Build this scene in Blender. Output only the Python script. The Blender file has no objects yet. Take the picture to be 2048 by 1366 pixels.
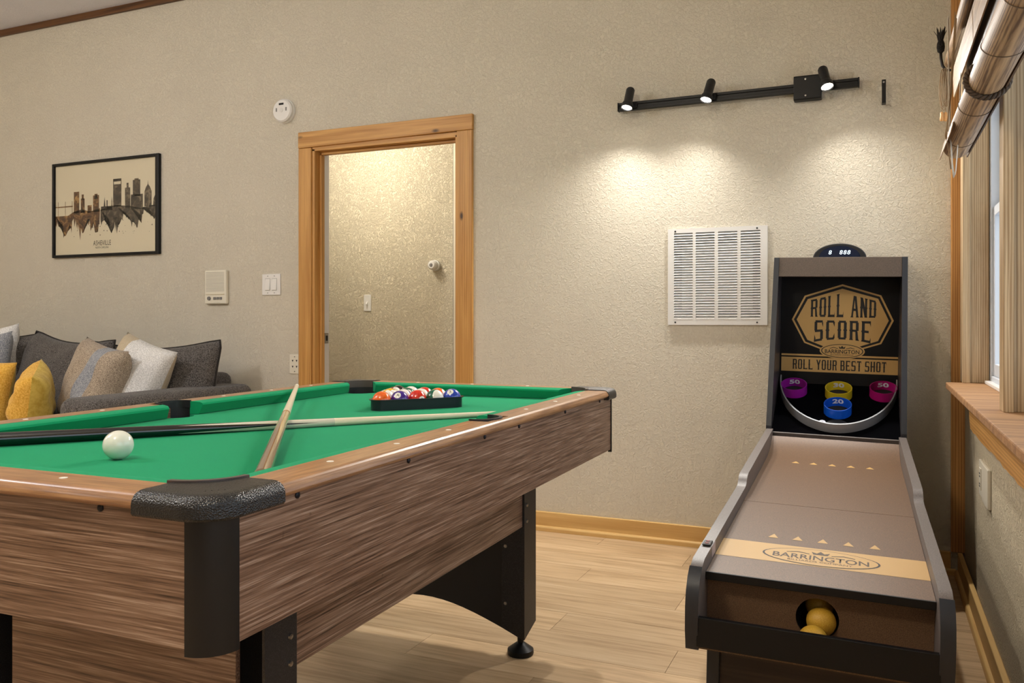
import bpy, bmesh, math, random
from math import sin, cos, pi, radians as R, sqrt, atan2, tan
from mathutils import Vector, Matrix
random.seed(7)
SC = bpy.context.scene
COL = SC.collection
# ------------------------------------------------------------------ camera
H_CAM, F_PX, HOR, YAW = 1.05, 1668.4, 640.0, 0.41151
cam_d = bpy.data.cameras.new('camera'); cam = bpy.data.objects.new('camera', cam_d); COL.objects.link(cam)
cam.location = (0, 0, H_CAM); cam.rotation_euler = (pi/2, 0, YAW)
cam_d.sensor_width = 36; cam_d.lens = F_PX/2048*36; cam_d.shift_y = (HOR-683)/2048; cam_d.clip_start = .02
SC.camera = cam
# ------------------------------------------------------------------ exposure, sky
SC.view_settings.view_transform = 'Standard'; SC.view_settings.look = 'None'
SC.view_settings.exposure = -0.10; SC.view_settings.gamma = 1; SC.view_settings.use_curve_mapping = False
w = bpy.data.worlds.new('sky'); SC.world = w; w.use_nodes = True
bg = w.node_tree.nodes['Background']; bg.inputs[0].default_value = (.76, .88, 1, 1); bg.inputs[1].default_value = 2.3
D = 3.893            # back wall plane
XW = .325            # right wall plane
def lamp(name, kind, loc, energy, color, size=.1, **kw):
    d = bpy.data.lights.new(name, kind); d.energy = energy; d.color = color
    o = bpy.data.objects.new(name, d); COL.objects.link(o); o.location = loc
    if kind == 'AREA': d.shape = kw.get('shape', 'DISK'); d.size = size; d.size_y = kw.get('size_y', size)
    else: d.shadow_soft_size = size
    return o
WARM = (1, .93, .82)
lamp('unseen_overhead_light', 'POINT', (-3.7, .8, 2.55), 80, (.96, .97, 1), .16)
lamp('unseen_overhead_light', 'POINT', (-4.2, -1.3, 2.6), 10, (1, .96, .91), .16)
lamp('unseen_overhead_light', 'POINT', (-1.3, .1, 2.65), 76, (1, .88, .68), .16)  # added fill lamp, out of view, to warm and brighten the right wall
lamp('unseen_overhead_light', 'POINT', (-5.8, .9, 2.5), 42, (1, .88, .68), .16)
lamp('hallway_lamp_light', 'POINT', (-3.12, 4.24, 2.22), 25, (1, .93, .79), .05)
for y0, y1 in ((2.56, 3.56), (1.2, 2.48), (-1.2, 1.0)):
    p = lamp('window_portal', 'AREA', (.47, (y0+y1)/2, 1.45), 1, (1, 1, 1), y1-y0, shape='RECTANGLE', size_y=1.25)
    p.rotation_euler = (0, R(90), 0); p.data.size = 1.25; p.data.size_y = y1-y0; p.data.cycles.is_portal = True

# ------------------------------------------------------------------ helpers
class MB:
    def __init__(s): s.bm = bmesh.new()
    def poly(s, pts): 
        return s.bm.faces.new([s.bm.verts.new(p) for p in pts])
    def box(s, x0, x1, y0, y1, z0, z1):
        v = [s.bm.verts.new((x, y, z)) for x in (x0, x1) for y in (y0, y1) for z in (z0, z1)]
        for f in ((0,1,3,2),(4,6,7,5),(0,4,5,1),(2,3,7,6),(0,2,6,4),(1,5,7,3)): s.bm.faces.new([v[i] for i in f])
        return s
    def prism(s, pts, a0, a1, axis):
        """polygon pts in the two other axes (in xyz order), extruded along axis from a0 to a1"""
        def P(p, a):
            q = list(p); q.insert(axis, a); return q
        A = [s.bm.verts.new(P(p, a0)) for p in pts]; B = [s.bm.verts.new(P(p, a1)) for p in pts]
        n = len(pts)
        s.bm.faces.new(A); s.bm.faces.new(B[::-1])
        for i in range(n): s.bm.faces.new([A[i], B[i], B[(i+1) % n], A[(i+1) % n]])
        return s
    def lathe(s, prof, n=24, M=None, cap=True):
        """prof list of (r,z) about local z"""
        M = M or Matrix()
        rings = []
        for r, z in prof:
            if r < 1e-6: rings.append([s.bm.verts.new(M @ Vector((0, 0, z)))])
            else: rings.append([s.bm.verts.new(M @ Vector((r*cos(2*pi*i/n), r*sin(2*pi*i/n), z))) for i in range(n)])
        for a, b in zip(rings, rings[1:]):
            for i in range(n):
                j = (i+1) % n
                if len(a) == 1 and len(b) == 1: continue
                if len(a) == 1: s.bm.faces.new([a[0], b[i], b[j]])
                elif len(b) == 1: s.bm.faces.new([a[i], b[0], a[j]])
                else: s.bm.faces.new([a[i], b[i], b[j], a[j]])
        if cap:
            for r in (rings[0], rings[-1]):
                if len(r) > 2: s.bm.faces.new(r)
        return s
    def tube(s, pts, r, n=8, closed=False):
        pts = [Vector(p) for p in pts]; m = len(pts); rings = []
        up = None
        for i in range(m):
            if closed: t = pts[(i+1) % m]-pts[i-1]
            else: t = pts[min(i+1, m-1)]-pts[max(i-1, 0)]
            t.normalize()
            if up is None: up = Vector((0, 0, 1)) if abs(t.z) < .9 else Vector((1, 0, 0))
            a = t.cross(up); 
            if a.length < 1e-4: a = t.cross(Vector((.3, .9, .1)))
            a.normalize(); b = a.cross(t); up = b
            rr = r[i] if isinstance(r, (list, tuple)) else r
            rings.append([s.bm.verts.new(pts[i]+a*rr*cos(2*pi*k/n)+b*rr*sin(2*pi*k/n)) for k in range(n)])
        for i in range(m if closed else m-1):
            a, b = rings[i], rings[(i+1) % m]
            for k in range(n): s.bm.faces.new([a[k], b[k], b[(k+1) % n], a[(k+1) % n]])
        if not closed: s.bm.faces.new(rings[0]); s.bm.faces.new(rings[-1])
        return s
    def sphere(s, c, r, n=24, m=14):
        M = Matrix.Translation(c)
        return s.lathe([(r*sin(pi*i/m) if 0 < i < m else 0, -r*cos(pi*i/m)) for i in range(m+1)], n, M)
def link(name, data, parent=None):
    o = bpy.data.objects.new(name, data); COL.objects.link(o)
    if parent: o.parent = parent
    return o
def obj(name, mb, mat, parent=None, bevel=0, smooth=False, seg=2):
    bm = mb.bm if isinstance(mb, MB) else mb
    bmesh.ops.recalc_face_normals(bm, faces=bm.faces)
    me = bpy.data.meshes.new(name); bm.to_mesh(me); bm.free()
    me.materials.append(mat)
    if smooth:
        for p in me.polygons: p.use_smooth = True
    o = link(name, me, parent)
    if smooth == 'auto':
        m = o.modifiers.new('edges', 'EDGE_SPLIT'); m.split_angle = R(38)
    if bevel:
        m = o.modifiers.new('bevel', 'BEVEL'); m.width = bevel; m.segments = seg; m.limit_method = 'ANGLE'; m.angle_limit = R(35)
    return o
def tag(o, label, cat, group=None, kind=None):
    o['label'] = label; o['category'] = cat
    if group: o['group'] = group
    if kind: o['kind'] = kind
    return o
def empty(name, loc=(0, 0, 0), rot=(0, 0, 0), label=None, cat=None, group=None):
    o = link(name, None); o.location = loc; o.rotation_euler = rot
    if label: tag(o, label, cat, group)
    return o
def struct(name, mb, mat, parent=None, **k):
    o = obj(name, mb, mat, parent, **k)
    if not parent: o['kind'] = 'structure'
    return o
# ------------------------------------------------------------------ materials
def lin(r, g, b):
    f = lambda c: (c/255/12.92) if c/255 <= .04045 else ((c/255+.055)/1.055)**2.4
    return (f(r), f(g), f(b), 1)
class NT:
    def __init__(s, name, rough=.6, metal=0, spec=.5, coat=0):
        s.m = bpy.data.materials.new(name); s.m.use_nodes = True; s.t = s.m.node_tree
        s.b = s.t.nodes['Principled BSDF']; s.b.inputs['Roughness'].default_value = rough
        s.b.inputs['Metallic'].default_value = metal; s.b.inputs['Specular IOR Level'].default_value = spec
        s.b.inputs['Coat Weight'].default_value = coat; s.b.inputs['Coat Roughness'].default_value = .08
        s._tc = None
    def n(s, typ, **k):
        x = s.t.nodes.new(typ)
        for a, v in k.items(): setattr(x, a, v)
        return x
    def l(s, a, b): s.t.links.new(a, b)
    def coords(s, scale=(1, 1, 1), rot=(0, 0, 0), off=(0, 0, 0), src='Object'):
        if not s._tc: s._tc = s.n('ShaderNodeTexCoord')
        mp = s.n('ShaderNodeMapping'); mp.inputs['Scale'].default_value = scale; mp.inputs['Rotation'].default_value = rot
        mp.inputs['Location'].default_value = off
        s.l(s._tc.outputs[src], mp.inputs['Vector']); return mp.outputs[0]
    def noise(s, vec, scale, detail=4, rough=.55, dist=0):
        x = s.n('ShaderNodeTexNoise'); x.inputs['Scale'].default_value = scale; x.inputs['Detail'].default_value = detail
        x.inputs['Roughness'].default_value = rough; x.inputs['Distortion'].default_value = dist
        s.l(vec, x.inputs['Vector']); return x.outputs['Fac']
    def voro(s, vec, scale, out='Distance', feature='F1'):
        x = s.n('ShaderNodeTexVoronoi', feature=feature); x.inputs['Scale'].default_value = scale
        s.l(vec, x.inputs['Vector']); return x.outputs[out]
    def ramp(s, fac, stops):
        x = s.n('ShaderNodeValToRGB'); e = x.color_ramp.elements
        while len(e) < len(stops): e.new(.5)
        for i, (p, c) in enumerate(stops): e[i].position = p; e[i].color = c if len(c) == 4 else (*c, 1)
        s.l(fac, x.inputs[0]); return x.outputs[0]
    def mix(s, fac, a, b, mode='MIX'):
        x = s.n('ShaderNodeMix', data_type='RGBA', blend_type=mode)
        for sock, v in ((x.inputs[0], fac), (x.inputs[6], a), (x.inputs[7], b)):
            if hasattr(v, 'is_linked'): s.l(v, sock)
            else: sock.default_value = v
        return x.outputs[2]
    def math(s, op, a, b=0):
        x = s.n('ShaderNodeMath', operation=op)
        for sock, v in ((x.inputs[0], a), (x.inputs[1], b)):
            if hasattr(v, 'is_linked'): s.l(v, sock)
            else: sock.default_value = v
        return x.outputs[0]
    def color(s, c):
        if hasattr(c, 'is_linked'): s.l(c, s.b.inputs['Base Color'])
        else: s.b.inputs['Base Color'].default_value = c
        return s
    def bump(s, h, strength=.5, dist=.002):
        x = s.n('ShaderNodeBump'); x.inputs['Strength'].default_value = strength; x.inputs['Distance'].default_value = dist
        s.l(h, x.inputs['Height']); s.l(x.outputs[0], s.b.inputs['Normal']); return s
def plain(name, rgb, rough=.5, metal=0, spec=.5, coat=0): return NT(name, rough, metal, spec, coat).color(lin(*rgb)).m
def wallpaint(name, rgb, k=1.0):
    t = NT(name, .62, spec=.25); v = t.coords()
    n1 = t.noise(v, 4, 3); c = t.mix(n1, lin(*[x*.97 for x in rgb]), lin(*[min(255, x*1.02) for x in rgb])); t.color(c)
    a = t.noise(v, 75, 4, .65, 1.0); a2 = t.ramp(a, [(.45, (0, 0, 0)), (.62, (1, 1, 1))])
    b = t.noise(v, 230, 2); h = t.mix(.25, a2, b); t.bump(h, min(1, .8*k), .0029*k); return t.m
def wood(name, base, dark, axis, grain=26, rough=.45, knots=True, spec=.4, kscale=3.2, seed=0, contrast=1, coat=0):
    t = NT(name, rough, spec=spec, coat=coat)
    sc = [grain]*3; sc[axis] = grain*.045
    v = t.coords(tuple(sc), off=(seed*3.1, seed*1.7, seed*2.3)); f = t.noise(v, 1, 5, .6, .9)
    sc2 = [grain*5]*3; sc2[axis] = grain*.16; v2 = t.coords(tuple(sc2)); f2 = t.noise(v2, 1, 3, .6)
    wv = t.n('ShaderNodeTexWave', wave_type='BANDS', bands_direction='XYZ'[(axis+1) % 3] if axis != 2 else 'X')
    wv.inputs['Scale'].default_value = 1.2; wv.inputs['Distortion'].default_value = 7; wv.inputs['Detail'].default_value = 2; wv.inputs['Detail Scale'].default_value = .7
    t.l(v, wv.inputs['Vector'])
    fac = t.math('ADD', t.math('MULTIPLY', f, .55), t.math('ADD', t.math('MULTIPLY', f2, .25), t.math('MULTIPLY', wv.outputs['Fac'], .2)))
    d = .5-.18*contrast; c = t.ramp(fac, [(.36, lin(*dark)), (.36+.26, lin(*base)), (.78, lin(*[min(255, x*1.08) for x in base]))])
    if contrast < 1: c = t.mix(1-contrast, c, lin(*base))
    if knots:
        sk = [1.0]*3; sk[axis] = .45; vk = t.coords(tuple(sk), off=(seed+.13, seed*.7, .37)); 
        k = t.voro(vk, kscale*1.9); km = t.ramp(k, [(.04, (1, 1, 1)), (.085, (0, 0, 0))])
        c = t.mix(km, c, lin(*[x*.42 for x in dark]))
    t.color(c); t.bump(f2, .12, .001); return t.m

M = {}
M['wall'] = wallpaint('wall_paint', (214, 206, 188))
M['hall'] = wallpaint('hall_paint', (220, 209, 184), 1.6)
M['ceil'] = wallpaint('ceiling_paint', (232, 232, 240), .5)
PB, PD = (208, 158, 90), (174, 122, 60)
M['pine_x'] = wood('pine_x', PB, PD, 0); M['pine_y'] = wood('pine_y', PB, PD, 1); M['pine_z'] = wood('pine_z', PB, PD, 2, seed=1.3)
M['pale_x'] = wood('pale_pine_x', (224, 186, 120), (204, 158, 92), 0, seed=2.2, contrast=.8, kscale=4)
M['pale_y'] = wood('pale_pine_y', (224, 186, 120), (204, 158, 92), 1, seed=3.2, contrast=.8)
M['raw_z'] = wood('raw_pine_z', (196, 170, 132), (152, 122, 86), 2, grain=34, seed=.4, knots=True, kscale=2.6)
M['sill'] = wood('rough_sill_wood', (176, 132, 86), (112, 76, 46), 0, grain=30, rough=.75, seed=.9, knots=False)
M['darkwood'] = wood('post_wood', (194, 142, 82), (152, 100, 50), 2, seed=4)
M['darktrim'] = wood('dark_ceiling_trim', (104, 68, 36), (72, 44, 20), 0, grain=40, knots=False)
M['bamboo'] = wood('shade_wood_weave', (178, 144, 104), (96, 68, 44), 1, grain=70, rough=.6, knots=False, seed=5)
def walnut(axis):
    t = NT('walnut_laminate_%d' % axis, .34, spec=.6)
    sc = [1.0]*3; sc[axis] = .045
    sc[axis] = .018; v = t.coords(tuple(sc)); f = t.noise(v, 240, 5, .6, 0); g = t.noise(v, 520, 3, .6); h = t.noise(t.coords((1, 1, 1)), 46, 2)
    fac = t.math('ADD', t.math('MULTIPLY', f, .72), t.math('MULTIPLY', g, .28))
    c = t.ramp(fac, [(.34, lin(58, 39, 29)), (.45, lin(114, 85, 66)), (.55, lin(146, 116, 95)), (.67, lin(190, 165, 145))])
    sp = t.ramp(h, [(.70, (0, 0, 0)), (.78, (1, 1, 1))]); c = t.mix(t.math('MULTIPLY', sp, .35), c, lin(60, 38, 24))
    t.color(c); return t.m
M['wal_y'] = walnut(1); M['wal_x'] = walnut(0)
def railwood(axis):
    t = NT('rail_wood_%d' % axis, .30, spec=.5, coat=.12); sc = [1.0]*3; sc[axis] = .05
    f = t.noise(t.coords(tuple(sc)), 150, 5, .6, .2)
    t.color(t.ramp(f, [(.35, lin(126, 88, 56)), (.55, lin(164, 120, 80)), (.7, lin(180, 138, 96))])); return t.m
M['rail_y'] = railwood(1); M['rail_x'] = railwood(0)
def felt():
    t = NT('green_felt', .95, spec=.1); v = t.coords(); f = t.noise(v, 900, 3); g = t.noise(v, 9, 3)
    c = t.mix(f, lin(3, 110, 70), lin(16, 152, 104)); c = t.mix(t.math('MULTIPLY', g, .35), c, lin(20, 150, 88)); t.color(c); t.bump(f, .25, .0006)
    t.b.inputs['Sheen Weight'].default_value = .12; t.b.inputs['Sheen Tint'].default_value = (.4, 1, .7, 1); return t.m
M['felt'] = felt()
def pebbled():
    t = NT('pebbled_black_plastic', .38, spec=.5); v = t.voro(t.coords(), 420); t.color(lin(30, 29, 29)); t.bump(v, .8, .0012); return t.m
M['cap'] = pebbled(); M['cap'].node_tree.nodes['Principled BSDF'].inputs['Roughness'].default_value = .30
M['blackp'] = plain('black_plastic', (24, 25, 28), .42)
M['post'] = plain('black_corner_plastic', (17, 18, 21), .36)
M['lip'] = plain('brown_grey_plastic', (78, 66, 62), .4)
M['liner'] = plain('pocket_liner', (13, 14, 18), .5)
def speckblack():
    t = NT('speckled_black_metal', .45, spec=.5); f = t.noise(t.coords(), 700, 2); t.color(t.ramp(f, [(.5, lin(27, 26, 28)), (.72, lin(62, 60, 62))])); return t.m
M['leg'] = speckblack()
M['steel'] = plain('steel', (170, 168, 165), .3, 1)
M['darksteel'] = plain('dark_screw', (38, 38, 44), .35, .6)
M['ivory'] = plain('sight_white', (236, 232, 220), .35)
M['white'] = plain('white_plastic', (228, 226, 222), .38)
M['vent'] = plain('white_enamel', (222, 220, 216), .42)
M['almond'] = plain('almond_plastic', (214, 204, 176), .4)
M['ivoryplate'] = plain('ivory_plastic', (226, 220, 202), .4)
M['grey'] = plain('grey_plastic', (120, 118, 116), .5)
M['dark'] = plain('dark_hole', (20, 18, 16), .8)
M['ink'] = plain('black_ink', (22, 19, 16), .6)
M['black'] = plain('gloss_black', (13, 13, 15), .42, spec=.3)
M['edgeblk'] = plain('edge_band_black', (34, 36, 42), .42)
M['gold'] = plain('gold_print', (194, 154, 90), .5)
def speckbrown(name, a, b, rough=.5):
    t = NT(name, rough, spec=.45); v = t.coords(); f = t.noise(v, 520, 3, .7); g = t.noise(v, 14, 3)
    c = t.ramp(f, [(.38, lin(*a)), (.66, lin(*b))]); c = t.mix(t.math('MULTIPLY', g, .25), c, lin(*[x*.85 for x in b])); t.color(c); return t.m
M['deck'] = speckbrown('lane_brown_laminate', (80, 59, 42), (130, 99, 72), .45)
M['deckedge'] = speckbrown('lane_edge_laminate', (84, 76, 72), (122, 112, 106), .45)
M['cabwood'] = wood('dark_cabinet_wood', (66, 52, 44), (38, 28, 24), 0, grain=40, knots=False)
M['inner'] = speckbrown('inner_dark_laminate', (34, 30, 34), (74, 66, 66), .4)
M['silver'] = plain('brushed_guard', (176, 178, 182), .34, .55)
M['ballyel'] = speckbrown('scuffed_yellow', (190, 140, 36), (214, 172, 60), .5)
def fabric(name, a, b, scale=420, bumps=.6):
    t = NT(name, .95, spec=.12); v = t.coords(); f = t.noise(v, scale, 2, .7); g = t.noise(v, 12, 3)
    c = t.ramp(f, [(.36, lin(*a)), (.64, lin(*b))]); c = t.mix(t.math('MULTIPLY', g, .35), c, lin(*a)); t.color(c); t.bump(f, bumps, .002)
    t.b.inputs['Sheen Weight'].default_value = .15; return t.m
M['sofa'] = fabric('charcoal_chenille', (40, 37, 35), (128, 122, 117), 220)
M['sofadk'] = fabric('charcoal_piping', (38, 34, 32), (56, 52, 48), 300)
M['taupe'] = fabric('taupe_weave', (120, 106, 92), (208, 190, 166), 230)
M['offwhite'] = fabric('offwhite_weave', (196, 194, 190), (246, 244, 240), 160)
M['cream'] = fabric('cream_weave', (176, 160, 132), (214, 198, 170), 330)
M['bluegrey'] = fabric('blue_grey_weave', (100, 106, 118), (190, 190, 190), 230)
M['mustard'] = fabric('mustard_fur', (212, 156, 54), (246, 200, 100), 120, 1.0)
M['mustard2'] = fabric('mustard_velvet', (190, 158, 66), (214, 186, 92), 30, .2)
def plankmat(i):
    t = NT('oak_vinyl_%d' % i, .38, spec=.4); v = t.coords((.06, 1, 1), off=(i*.7, i*1.3, 0)); f = t.noise(v, 34, 5, .6, .5); g = t.noise(v, 150, 3)
    k = .95+.025*i; a, b, c_ = (164, 134, 98), (198, 168, 130), (212, 186, 150)
    S = lambda q: lin(*[min(255, x*k) for x in q])
    fac = t.math('ADD', t.math('MULTIPLY', f, .75), t.math('MULTIPLY', g, .25)); t.color(t.ramp(fac, [(.33, S(a)), (.52, S(b)), (.7, S(c_))])); t.bump(g, .1, .0006); return t.m
PL = [plankmat(i) for i in range(4)]
def emit(name, rgb, s):
    m = bpy.data.materials.new(name); m.use_nodes = True; t = m.node_tree; b = t.nodes['Principled BSDF']
    b.inputs['Base Color'].default_value = (*rgb, 1); b.inputs['Emission Color'].default_value = (*rgb, 1); b.inputs['Emission Strength'].default_value = s; return m
M['lens'] = emit('lit_lamp_lens', (1, .93, .82), 22)
M['digits'] = emit('lit_digits', (.75, .9, 1), 1.6)
M['screen'] = plain('blue_black_screen', (14, 30, 58), .2)
def glassmat():
    m = bpy.data.materials.new('thin_glass'); m.use_nodes = True; t = m.node_tree; t.nodes.clear()
    o = t.nodes.new('ShaderNodeOutputMaterial'); mx = t.nodes.new('ShaderNodeMixShader'); a = t.nodes.new('ShaderNodeBsdfTransparent'); g = t.nodes.new('ShaderNodeBsdfGlossy')
    g.inputs['Roughness'].default_value = .02; f = t.nodes.new('ShaderNodeLayerWeight'); f.inputs[0].default_value = .5; q = t.nodes.new('ShaderNodeMath'); q.operation = 'POWER'; q.inputs[1].default_value = 4; t.links.new(f.outputs['Facing'], q.inputs[0]); q2 = t.nodes.new('ShaderNodeMath'); q2.operation = 'MULTIPLY_ADD'; q2.inputs[1].default_value = .5; q2.inputs[2].default_value = .025; t.links.new(q.outputs[0], q2.inputs[0])
    t.links.new(q2.outputs[0], mx.inputs[0]); t.links.new(a.outputs[0], mx.inputs[1]); t.links.new(g.outputs[0], mx.inputs[2]); t.links.new(mx.outputs[0], o.inputs[0]); return m
M['glass'] = glassmat()
M['vinyl'] = plain('white_vinyl', (206, 212, 220), .4)
# text to flat mesh -------------------------------------------------
def text_bm(txt, bold=0.0, shear=0.0, spacing=1.0):
    c = bpy.data.curves.new('t', 'FONT'); c.body = txt; c.size = 1; c.offset = bold; c.shear = shear; c.space_character = spacing; c.resolution_u = 3; c.fill_mode = 'FRONT'
    o = bpy.data.objects.new('t', c); COL.objects.link(o); dg = bpy.context.evaluated_depsgraph_get(); dg.update()
    me = o.evaluated_get(dg).to_mesh(); bm = bmesh.new(); bm.from_mesh(me); o.evaluated_get(dg).to_mesh_clear()
    bpy.data.objects.remove(o); bpy.data.curves.remove(c)
    xs = [v.co.x for v in bm.verts]; ys = [v.co.y for v in bm.verts]
    x0, x1, y0, y1 = min(xs), max(xs), min(ys), max(ys)
    for v in bm.verts: v.co = Vector(((v.co.x-x0)/(x1-x0)-.5, (v.co.y-y0)/(y1-y0)-.5, 0))
    return bm
def put_text(name, txt, fn, mat, parent=None, **k):
    """fn maps unit box (-.5...5, -.5...5) to a point"""
    bm = text_bm(txt, **k)
    for v in bm.verts: v.co = Vector(fn(v.co.x, v.co.y))
    me = bpy.data.meshes.new(name); bm.to_mesh(me); bm.free(); me.materials.append(mat); return link(name, me, parent)
# ================================================================== SETTING
CEIL, XL, YR = 3.056, -7.0, -3.6
fl = MB().box(XL-.1, .6, YR-.1, 5.1, -.06, -.012); floor = struct('floor', fl, PL[1])
pw, plen = .182, 1.22
row = 0; y = 1.0
meshes = {}
rr = random.Random(3)
while y < 4.0:
    off = (row*.437) % plen
    x = -4.4-off
    while x < XW-.02:
        x0, x1 = max(x, -4.6), min(x+plen, XW-.005); yy1 = min(y+pw, 3.99)
        if x1-x0 > .05 and not (y > D-.02 and (x1 < -2.9 or x0 > -2.0)):
            mb = MB().box(x0+.0006, x1-.0006, y+.0006, yy1-.0006, -.012, rr.uniform(-.0003, .0))
            obj('plank', mb, PL[rr.randrange(4)], floor)
        x += plen
    y += pw; row += 1
fm = MB()
for a in ((XL, -4.6, YR, 3.9), (-4.6, .32, YR, 1.0)): fm.box(a[0], a[1], a[2], a[3], -.012, 0)
fm.box(-4.7, -.9, 3.99, 4.92, -.012, 0)
obj('floor_surface', fm, PL[1], floor)
struct('ceiling', MB().box(XL-.1, .6, YR-.1, D+.12, CEIL, CEIL+.1), M['ceil'])
wb = MB(); T = .11
wb.box(XL, -2.93, D, D+T, 0, CEIL); wb.box(-2.0, .6, D, D+T, 0, CEIL); wb.box(-2.93, -2.0, D, D+T, 2.035, CEIL)
struct('wall_back', wb, M['wall'])
struct('wall_left', MB().box(XL-.1, XL, YR, D+T, 0, CEIL), M['wall'])
rw_ = MB().box(XL-.1, .6, YR-.1, YR, 0, CEIL)
struct('wall_rear', rw_, M['wall'])
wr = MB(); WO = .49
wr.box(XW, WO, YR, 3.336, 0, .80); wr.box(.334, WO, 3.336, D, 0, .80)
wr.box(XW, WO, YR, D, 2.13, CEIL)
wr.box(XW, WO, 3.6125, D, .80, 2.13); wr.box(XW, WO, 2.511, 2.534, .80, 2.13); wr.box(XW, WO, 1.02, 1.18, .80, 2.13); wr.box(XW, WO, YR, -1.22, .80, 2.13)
struct('wall_right', wr, wallpaint('wall_paint_side_warmed', (218, 202, 172), 2.0))  # warm lamp light is put into this wall's tan tint
# hallway behind the doorway
hw = MB().box(-4.7, -.9, 4.9, 5.0, 0, 2.45); struct('wall_hallway', hw, M['hall'])
struct('wall_hallway_left', MB().box(-4.8, -4.7, D+T, 5.0, 0, 2.45), M['hall'])
struct('wall_hallway_right', MB().box(-.9, -.8, D+T, 5.0, 0, 2.45), M['hall'])
struct('ceiling_hallway', MB().box(-4.8, -.8, D+T, 5.0, 2.42, 2.5), M['ceil'])
struct('trim_1', MB().box(-2.552, -2.44, 4.882, 4.9, 0, 2.42), plain('hall_casing_paint', (226, 214, 190), .5), bevel=.003)
struct('trim_5', MB().box(-2.562, -2.553, 4.897, 4.9, 0, 2.42), M['grey'])
# door casing
door = empty('door_1'); door['kind'] = 'structure'
CY = D-.02
obj('casing_side', MB().box(-3.02, -2.932, CY, D, 0, 2.026), M['pine_z'], door, bevel=.003)
obj('casing_side', MB().box(-2.006, -1.916, CY, D, 0, 2.036), M['pine_z'], door, bevel=.003)
mb = MB().prism([(-3.021, 2.027), (-2.006, 2.037), (-1.914, 2.037), (-1.914, 2.119), (-3.021, 2.118)], CY-.002, D, 1)
obj('casing_header', mb, M['pine_x'], door, bevel=.003)
obj('jamb', MB().box(-2.93, -2.912, D-.012, D+.066, 0, 2.018), M['pine_z'], door, bevel=.002)
obj('jamb', MB().box(-2.018, -2.0, D-.012, D+.10, 0, 2.018), M['pine_z'], door, bevel=.002)
obj('jamb_head', MB().box(-2.93, -2.0, D-.012, D+.10, 2.006, 2.034), M['pine_x'], door, bevel=.002)
obj('stop', MB().box(-2.912, -2.896, D+.028, D+.06, 0, 1.99), M['pine_z'], door, bevel=.003)
obj('stop', MB().box(-2.896, -2.018, D+.028, D+.06, 1.99, 2.006), M['pine_x'], door, bevel=.003)
obj('white_jamb', MB().box(-2.93, -2.908, D+.066, D+.118, 0, 2.006), M['white'], door, bevel=.002)
sp = obj('strike_plate', MB().box(-2.908, -2.905, D+.072, D+.108, .915, .975), M['steel'], door, bevel=.001)
obj('latch_hole', MB().box(-2.9055, -2.9035, D+.083, D+.099, .93, .96), M['dark'], sp)
# ceiling trim, baseboards
struct('trim_2', MB().box(XL, XW, D-.022, D, 3.014, CEIL), M['darktrim'], bevel=.004)
def baseboard(name, boxes, shoes, mat):
    e = empty(name); e['kind'] = 'structure'
    for b in boxes: obj('board', MB().box(*b), mat, e, bevel=.003)
    for s in shoes: obj('shoe_molding', s, mat, e, smooth='auto')
def shoe_x(x0, x1, y):
    pts = [(y, 0), (y, .026)] + [(y-.013*sin(a), .014+.012*cos(a)) for a in (0, .4, .8, 1.2, 1.57)] + [(y-.013, 0)]
    return MB().prism(pts, x0, x1, 0)
def shoe_y(y0, y1, x):
    pts = [(x, 0), (x, .026)] + [(x-.013*sin(a), .014+.012*cos(a)) for a in (0, .4, .8, 1.2, 1.57)] + [(x-.013, 0)]
    return MB().prism(pts, y0, y1, 1)
baseboard('baseboard_back', [(-1.916, .282, D-.017, D, 0, .094)], [shoe_x(-1.916, .30, D-.017)], M['pale_x'])
baseboard('baseboard_left', [(XL, -3.02, D-.017, D, 0, .094)], [shoe_x(XL, -3.02, D-.017)], M['pale_x'])
baseboard('baseboard_right', [(.307, XW, YR, D-.02, 0, .094)], [shoe_y(YR, D-.032, .307)], M['pale_y'])
struct('trim_3', MB().box(.283, .334, D-.022, D, .094, 3.014), M['darkwood'], bevel=.003)
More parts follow.
